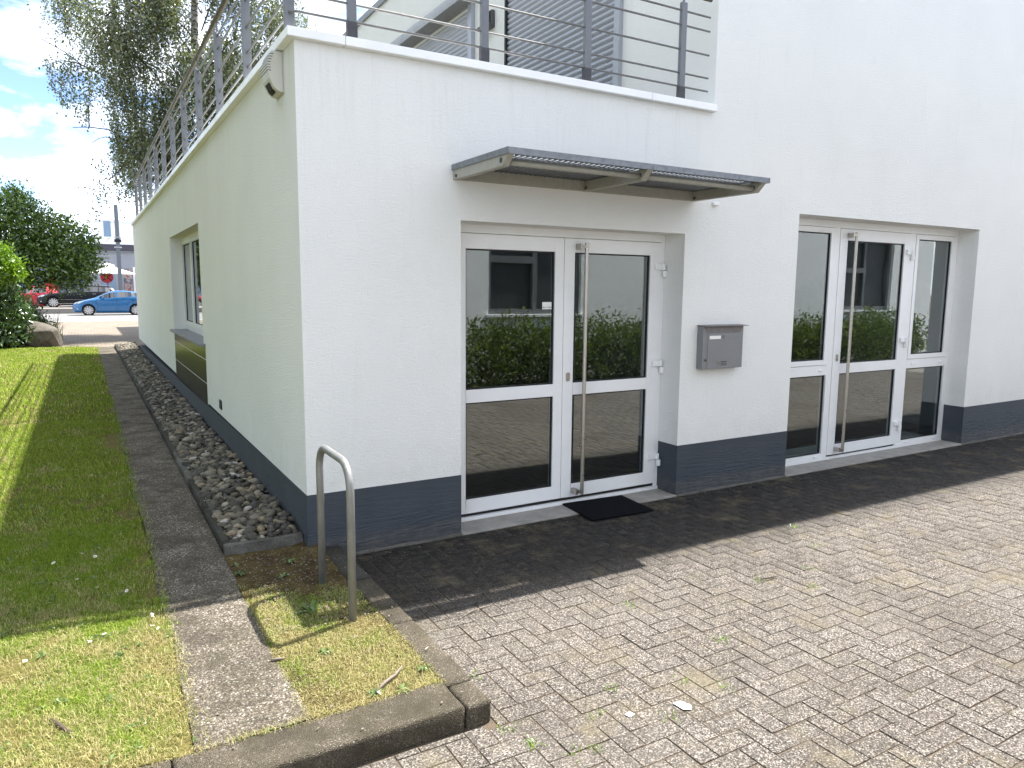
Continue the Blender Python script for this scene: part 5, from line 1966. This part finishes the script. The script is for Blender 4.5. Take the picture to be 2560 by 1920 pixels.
    if trim:
        MB().box(x0 + 1.05, yc - width / 2 * 0.992 - 0.012, zg + 0.235, x0 + length - 1.1, yc - width / 2 * 0.99 + 0.01, zg + 0.265).obj('sill_trim', MAT['chrome'], root)
        MB().box(x0 + 1.1, yc - width / 2 - 0.008, zg + 0.50, x0 + length - 1.15, yc - width / 2 + 0.02, zg + 0.515).obj('side_strip', MAT['chrome'], root)
        for sgn in (-1, 1):
            MB().tube([(x0 + 2.2, yc + sgn * 0.55, zg + 1.42), (x0 + 2.4, yc + sgn * 0.55, zg + 1.475), (x0 + 4.1, yc + sgn * 0.55, zg + 1.46), (x0 + 4.3, yc + sgn * 0.55, zg + 1.40)], 0.016, 8).obj('roof_rail', MAT['chrome'], root)
    zn = float(np.interp(0.25, *zip(*prof)))
    for sgn in (-1, 1):
        m = MB()
        m.prism([(x0 + 0.06, yc + sgn * w_at(0.06) * 0.93, zg + zn - 0.14), (x0 + 0.32, yc + sgn * (w_at(0.32) + 0.004), zg + zn - 0.08), (x0 + 0.62, yc + sgn * (w_at(0.62) - 0.004), zg + zn + 0.055), (x0 + 0.34, yc + sgn * (w_at(0.34) * 0.965), zg + zn + 0.035), (x0 + 0.10, yc + sgn * w_at(0.1) * 0.90, zg + zn - 0.06)], (0, -sgn * 0.08, 0))
        m.obj('headlight', MAT['lens'], root)
        zl = z_belt(length - 0.2)
        MB().box(x0 + length - 0.30, yc + sgn * (w_at(length - 0.2) - 0.02) - 0.035, zg + zl - 0.10, x0 + length - 0.02, yc + sgn * (w_at(length - 0.2) - 0.02) + 0.035, zg + zl + 0.12).obj('tail_light', MAT['redlens'], root, bevel=0.015)
    MB().box(x0 + 0.20, yc - w_at(0.25) - 0.006, zg + 0.36, x0 + 0.30, yc - w_at(0.25) + 0.05, zg + 0.41).obj('fog_light', MAT['lens'], root)
    MB().box(x0 - 0.012, yc - 0.5, zg + 0.30, x0 + 0.05, yc + 0.5, zg + 0.50).obj('grille', MAT['black'], root, bevel=0.02)
    return root


car('blue_hatchback', 'bright blue five door hatchback on the street', -1.79, 45.85, -0.008, 3.97, 1.72,
    [(0, 0.60), (0.08, 0.70), (0.35, 0.83), (0.8, 0.95), (1.08, 1.01), (1.45, 1.20), (1.85, 1.385), (2.2, 1.465), (2.6, 1.485), (3.1, 1.445), (3.5, 1.355), (3.68, 1.27), (3.84, 0.98), (3.95, 0.80), (3.97, 0.70)],
    [(0, 0.58), (0.35, 0.79), (0.9, 0.915), (1.3, 0.955), (2.2, 1.0), (3.2, 1.075), (3.6, 1.10), (3.85, 0.92), (3.97, 0.68)],
    (0.80, 3.29), 0.305, MAT['blue'], [(1.38, 2.25), (2.34, 3.12), (3.14, 3.42)], None, (1.10, 1.88), (3.55, 3.86), (1.25, 2.29, 3.15), (2.08, 2.98))
car('black_estate', 'black estate car with chrome trim parked behind the blue car', -3.85, 52.8, 0.30, 4.85, 1.82,
    [(0, 0.62), (0.1, 0.72), (0.45, 0.86), (1.1, 0.95), (1.42, 0.99), (1.8, 1.18), (2.2, 1.35), (2.6, 1.43), (3.2, 1.45), (3.9, 1.42), (4.3, 1.36), (4.45, 1.28), (4.72, 0.96), (4.83, 0.84), (4.85, 0.70)],
    [(0, 0.60), (0.45, 0.82), (1.2, 0.92), (1.7, 0.955), (3.0, 0.975), (4.2, 1.0), (4.6, 0.96), (4.85, 0.66)],
    (0.92, 3.72), 0.325, MAT['blackcar'], [(1.75, 2.60), (2.70, 3.48), (3.58, 4.22)], None, (1.45, 2.30), (4.38, 4.75), (1.55, 2.65, 3.55), (2.40, 3.28), True)
car('red_car', 'red car mostly hidden behind the garden tree', -6.6, 55.6, 0.12, 4.1, 1.75,
    [(0, 0.62), (0.08, 0.72), (0.35, 0.86), (0.8, 0.98), (1.1, 1.05), (1.5, 1.25), (1.9, 1.46), (2.3, 1.56), (2.8, 1.58), (3.3, 1.54), (3.7, 1.42), (3.95, 1.05), (4.08, 0.85), (4.1, 0.72)],
    [(0, 0.58), (0.35, 0.8), (0.9, 0.93), (1.3, 0.98), (3.3, 1.08), (3.8, 1.0), (4.1, 0.7)],
    (0.82, 3.38), 0.31, MAT['red'], [(1.4, 2.3), (2.4, 3.2)], None, (1.12, 1.9), (3.72, 3.98), (1.3, 2.35), (2.1, 3.0))

# mast with clamps, on the far pavement
ms = thing('street_mast', 'tall grey steel mast standing between the cars and the parasol', 'mast', (0.98, 51.0, 0.12))
mb = MB()
mb.box(0.86, 50.88, 0.12, 1.10, 50.91, 7.05)
mb.box(0.86, 51.09, 0.12, 1.10, 51.12, 7.05)
mb.box(0.965, 50.91, 0.12, 0.995, 51.09, 7.05)
mb.obj('shaft', MAT['mast'], ms)
MB().box(0.78, 50.83, 4.62, 1.18, 51.17, 4.80).obj('clamp', MAT['black'], ms)
MB().box(0.76, 50.82, 4.25, 1.20, 51.18, 4.32).obj('clamp', MAT['rim'], ms)
MB().box(0.76, 50.82, 4.92, 1.20, 51.18, 4.97).obj('clamp', MAT['rim'], ms)
MB().tube([(1.10, 51.0, 4.86), (2.2, 51.0, 4.84), (2.35, 51.0, 5.0)], 0.018, 6).obj('bracket_arm', MAT['rim'], ms)
for z in (5.9, 6.25):
    tag(MB().tube([(-30, 51.3, z + 0.5), (1.0, 51.25, z), (30, 51.2, z + 0.6)], 0.012, 5).obj('overhead_wire', MAT['mast']), 'thin overhead wire at the street mast, %s one' % ('lower' if z < 6 else 'upper'), 'wire', 'overhead wires')

# parasol
ps = thing('parasol', 'white square parasol in front of the shop', 'parasol', (0.35, 54.2, 0.12))
mb = MB()
cx, cy = 0.35, 54.2
rim_ = []
for k in range(8):
    a = math.pi / 4 * k + math.pi / 8
    rim_.append((cx + 1.85 * math.cos(a), cy + 1.85 * math.sin(a), 2.60))
top = (cx, cy, 3.24)
for k in range(8):
    a, b = rim_[k], rim_[(k + 1) % 8]
    m1 = tuple(0.5 * (p + q) for p, q in zip(a, top))
    m2 = tuple(0.5 * (p + q) for p, q in zip(b, top))
    m1 = (m1[0], m1[1], m1[2] - 0.03)
    m2 = (m2[0], m2[1], m2[2] - 0.03)
    mb.quad(a, b, m2, m1)
    mb.poly([m1, m2, top])
    mb.quad((a[0], a[1], a[2] - 0.05), (b[0], b[1], b[2] - 0.05), b, a)
mb.obj('canopy', MAT['parasol'], ps)
m = MB()
m.tube([(cx, cy, 0.12), (cx, cy, 3.27)], 0.03, 10)
m.obj('pole', MAT['mast'], ps)
for k in range(8):
    MB().tube([(cx, cy, 3.10), (rim_[k][0], rim_[k][1], 2.585)], 0.010, 5).obj('rib', MAT['mast'], ps)
MB().disc((cx, cy, 0.12), (0, 0, 1), 0.35, 0.09, 20).obj('base', MAT['sleeve'], ps)
mb = MB()
for k in range(8):
    a, b = math.pi / 4 * k, math.pi / 4 * (k + 1)
    mb.poly([(cx + 0.5 * math.cos(a), cy + 0.5 * math.sin(a), 3.16), (cx + 0.5 * math.cos(b), cy + 0.5 * math.sin(b), 3.16), (cx, cy, 3.33)])
mb.obj('vent_cap', MAT['parasol'], ps)

# round red sign on its post
sg = thing('round_sign', 'round red sign with black cross under the parasol', 'sign', (0.28, 53.4, 0.12))
MB().tube([(0.28, 53.45, 0.12), (0.28, 53.45, 2.1)], 0.022, 8).obj('post', MAT['mast'], sg)
MB().disc((0.28, 53.42, 2.32), (0, -1, 0), 0.40, 0.02, 28).obj('plate', MAT['signred'], sg)
for s in (-1, 1):
    c, q = math.cos(s * 0.7), math.sin(s * 0.7)
    u, v_ = 0.38, 0.032
    MB().prism([(0.28 + a * c - b * q, 53.398, 2.32 + a * q + b * c) for a, b in ((-u, -v_), (u, -v_), (u, v_), (-u, v_))], (0, -0.006 - 0.003 * s, 0)).obj('cross_bar', MAT['black'], sg)

# shop across the street
shp = thing('shop_building', 'low grey clad shop with dark roof fascia across the street', 'building', (0, 60, 0.12))
YS = 58.0
MB().box(-40, YS, 0.12, 22, 70, 4.25).obj('wall', MAT['clad'], shp)
MB().box(-40, YS - 0.35, 4.30, 22, 70.2, 4.80).obj('fascia', MAT['fascia'], shp)
MB().box(-40, YS - 0.30, 4.25, 22, 70.1, 4.298).obj('soffit', MAT['clad'], shp)
bme = MB().box(-2.2, YS - 0.035, 0, 20, YS - 0.001, 0.085).mesh('cladding_board', MAT['clad'], bevel=0.008)
for k in range(12):
    o = link('cladding_board', bme, shp)
    o.location.z = 3.06 + 0.098 * k
for x0_, x1_ in ((-9, -5.2), (-5.1, -2.3), (-2.2, -0.95), (0.05, 0.92)):
    MB().box(x0_, YS - 0.045, 0.3, x1_, YS - 0.002, 3.0).obj('blue_panel', MAT['panel_blue'], shp)
pn = MB().box(-0.92, YS - 0.05, 0.5, 0.02, YS - 0.003, 2.95).obj('notice_panel', MAT['clad'], shp)
for k in range(4):
    w_ = (0.62, 0.74, 0.70, 0.40)[k]
    MB().box(-0.78, YS - 0.054, 2.35 - 0.17 * k, -0.78 + w_, YS - 0.0505, 2.40 - 0.17 * k).obj('text_line', MAT['print_grey'], pn)
MB().box(1.50, YS - 0.05, 0.5, 2.10, YS - 0.003, 3.0).obj('poster', MAT['poster'], shp)
fr = MB()
ring(fr, 2.15, 4.8, 0.5, 3.15, 0.14, 0.14, 0.10, 0.14, FR, YS - 0.10, YS - 0.002)
fr = fr.obj('shop_window', MAT['white'], shp)
MB().box(2.29, YS - 0.05, 1.25, 4.66, YS - 0.02, 3.01).obj('dark_glass', MAT['opp_dark'], fr)
MB().box(2.29, YS - 0.08, 0.60, 4.66, YS - 0.02, 1.10).obj('counter_front', MAT['orange'], fr)
MB().box(2.29, YS - 0.16, 1.11, 4.66, YS - 0.02, 1.24).obj('counter_top', MAT['white'], fr)
cur = bpy.data.curves.new('sign_letter', 'FONT')
cur.body = 'P'
cur.size = 0.52
cur.extrude = 0.01
tob = bpy.data.objects.new('sign_letter', cur)
COL.objects.link(tob)
bpy.context.view_layer.update()
dg = bpy.context.evaluated_depsgraph_get()
tme = bpy.data.meshes.new_from_object(tob.evaluated_get(dg))
bpy.data.objects.remove(tob)
bpy.data.curves.remove(cur)
tme.transform(Matrix.Translation((2.82, YS - 0.065, 2.52)) @ Matrix.Rotation(math.pi / 2, 4, 'X'))
tme.materials.clear()
tme.materials.append(MAT['white'])
link('sign_letter', tme, fr)
MB().prism([(2.5, YS - 0.11, 2.5), (4.7, YS - 0.11, 2.5), (4.7, YS - 0.9, 2.22), (2.5, YS - 0.9, 2.22)], (0, 0, 0.03)).obj('awning', MAT['parasol'], fr)
# red display pieces in front of the shop at far left
tag(MB().prism([(-3.5, 57.2, 0.9), (-2.7, 57.2, 0.9), (-2.7, 57.2, 2.6), (-3.1, 57.2, 3.0), (-3.5, 57.2, 2.6)], (0, 0.06, 0)).obj('red_banner', MAT['signred']), 'red banner on the shop front behind the tree', 'banner')
# pale office block behind the shop
ob = thing('far_block', 'pale office block rising behind the shop', 'building', (6, 95, 0.12))
MB().box(0.5, 90, 0.12, 30, 105, 9.0).obj('wall', MAT['coping'], ob)
MB().box(1.2, 89.95, 7.2, 1.9, 89.99, 8.9).obj('blue_sign', MAT['panel_blue'], ob)
MB().box(0.4, 89.9, 9.0, 30, 105, 9.1).obj('roof_edge', MAT['coping'], ob)

# ------------------------------------------------------------------ neighbouring house and hedge behind the viewer (seen in the glass)
nb = thing('neighbour_house', 'pale rendered house across the yard, mirrored in the door glass', 'building', (8, -7.6, PV))
us = [-2.5, 5.75, 8.0, 16.7, 19.0, 21.0]
vs = [-0.3, 1.24, 3.2, 6.4]
slab(MB(), us, vs, {(1, 1), (3, 1)}, FR, -7.5, -7.8).obj('wall', MAT['stucco'], nb)
MB().box(-2.5, -15, -0.3, 21, -7.81, 6.4).obj('volume', MAT['in_wall'], nb)
for a, b in ((5.75, 8.0), (16.7, 19.0)):
    w_ = ring(MB(), a, b, 1.24, 3.2, 0.09, 0.09, 0.11, 0.09, FR, -7.66, -7.58)
    bar(w_, (a + b) / 2 - 0.05, (a + b) / 2 + 0.05, 1.35, 3.11, FR, -7.66, -7.58)
    bar(w_, a + 0.09, (a + b) / 2 - 0.05, 2.28, 2.42, FR, -7.66, -7.58)
    w_ = w_.obj('window', MAT['opp_frame'], nb)
    MB().box(a + 0.02, -7.70, 1.26, b - 0.02, -7.67, 3.18).obj('pane', MAT['opp_dark'], w_)
    MB().box(a - 0.05, -7.52, 1.19, b + 0.05, -7.42, 1.238).obj('sill', MAT['white'], w_)
MB().box(-2.6, -7.46, 6.4, 21.1, -15, 6.5).obj('roof_edge', MAT['trim'], nb)
hd = thing('hedge', 'leafy green hedge across the yard, mirrored in the door glass', 'hedge', (11, -6.9, PV))
lob = []
x = 5.2
while x < 19.2:
    lob.append((x, -6.85 + random.uniform(-0.1, 0.1), 0.42 + random.uniform(-0.06, 0.08), 0.55, 0.5, 0.72 + random.uniform(-0.06, 0.12)))
    x += 0.42
s = MB()
for k in range(40):
    l = random.choice(lob)
    limb(s, (l[0], l[1], PV - 0.05), (l[0] + random.gauss(0, 0.2), l[1] + random.gauss(0, 0.2), l[2] + 0.3), 0.02, 0.006, 0.4, 4)
s.obj('stem', MAT['bark'], hd)
leaves(blob_points(lob, 52000, 0.30, 0.07, 10), 0.10, 'foliage', MAT['leaf_hedge'], hd, up=0.5, aspect=0.34)
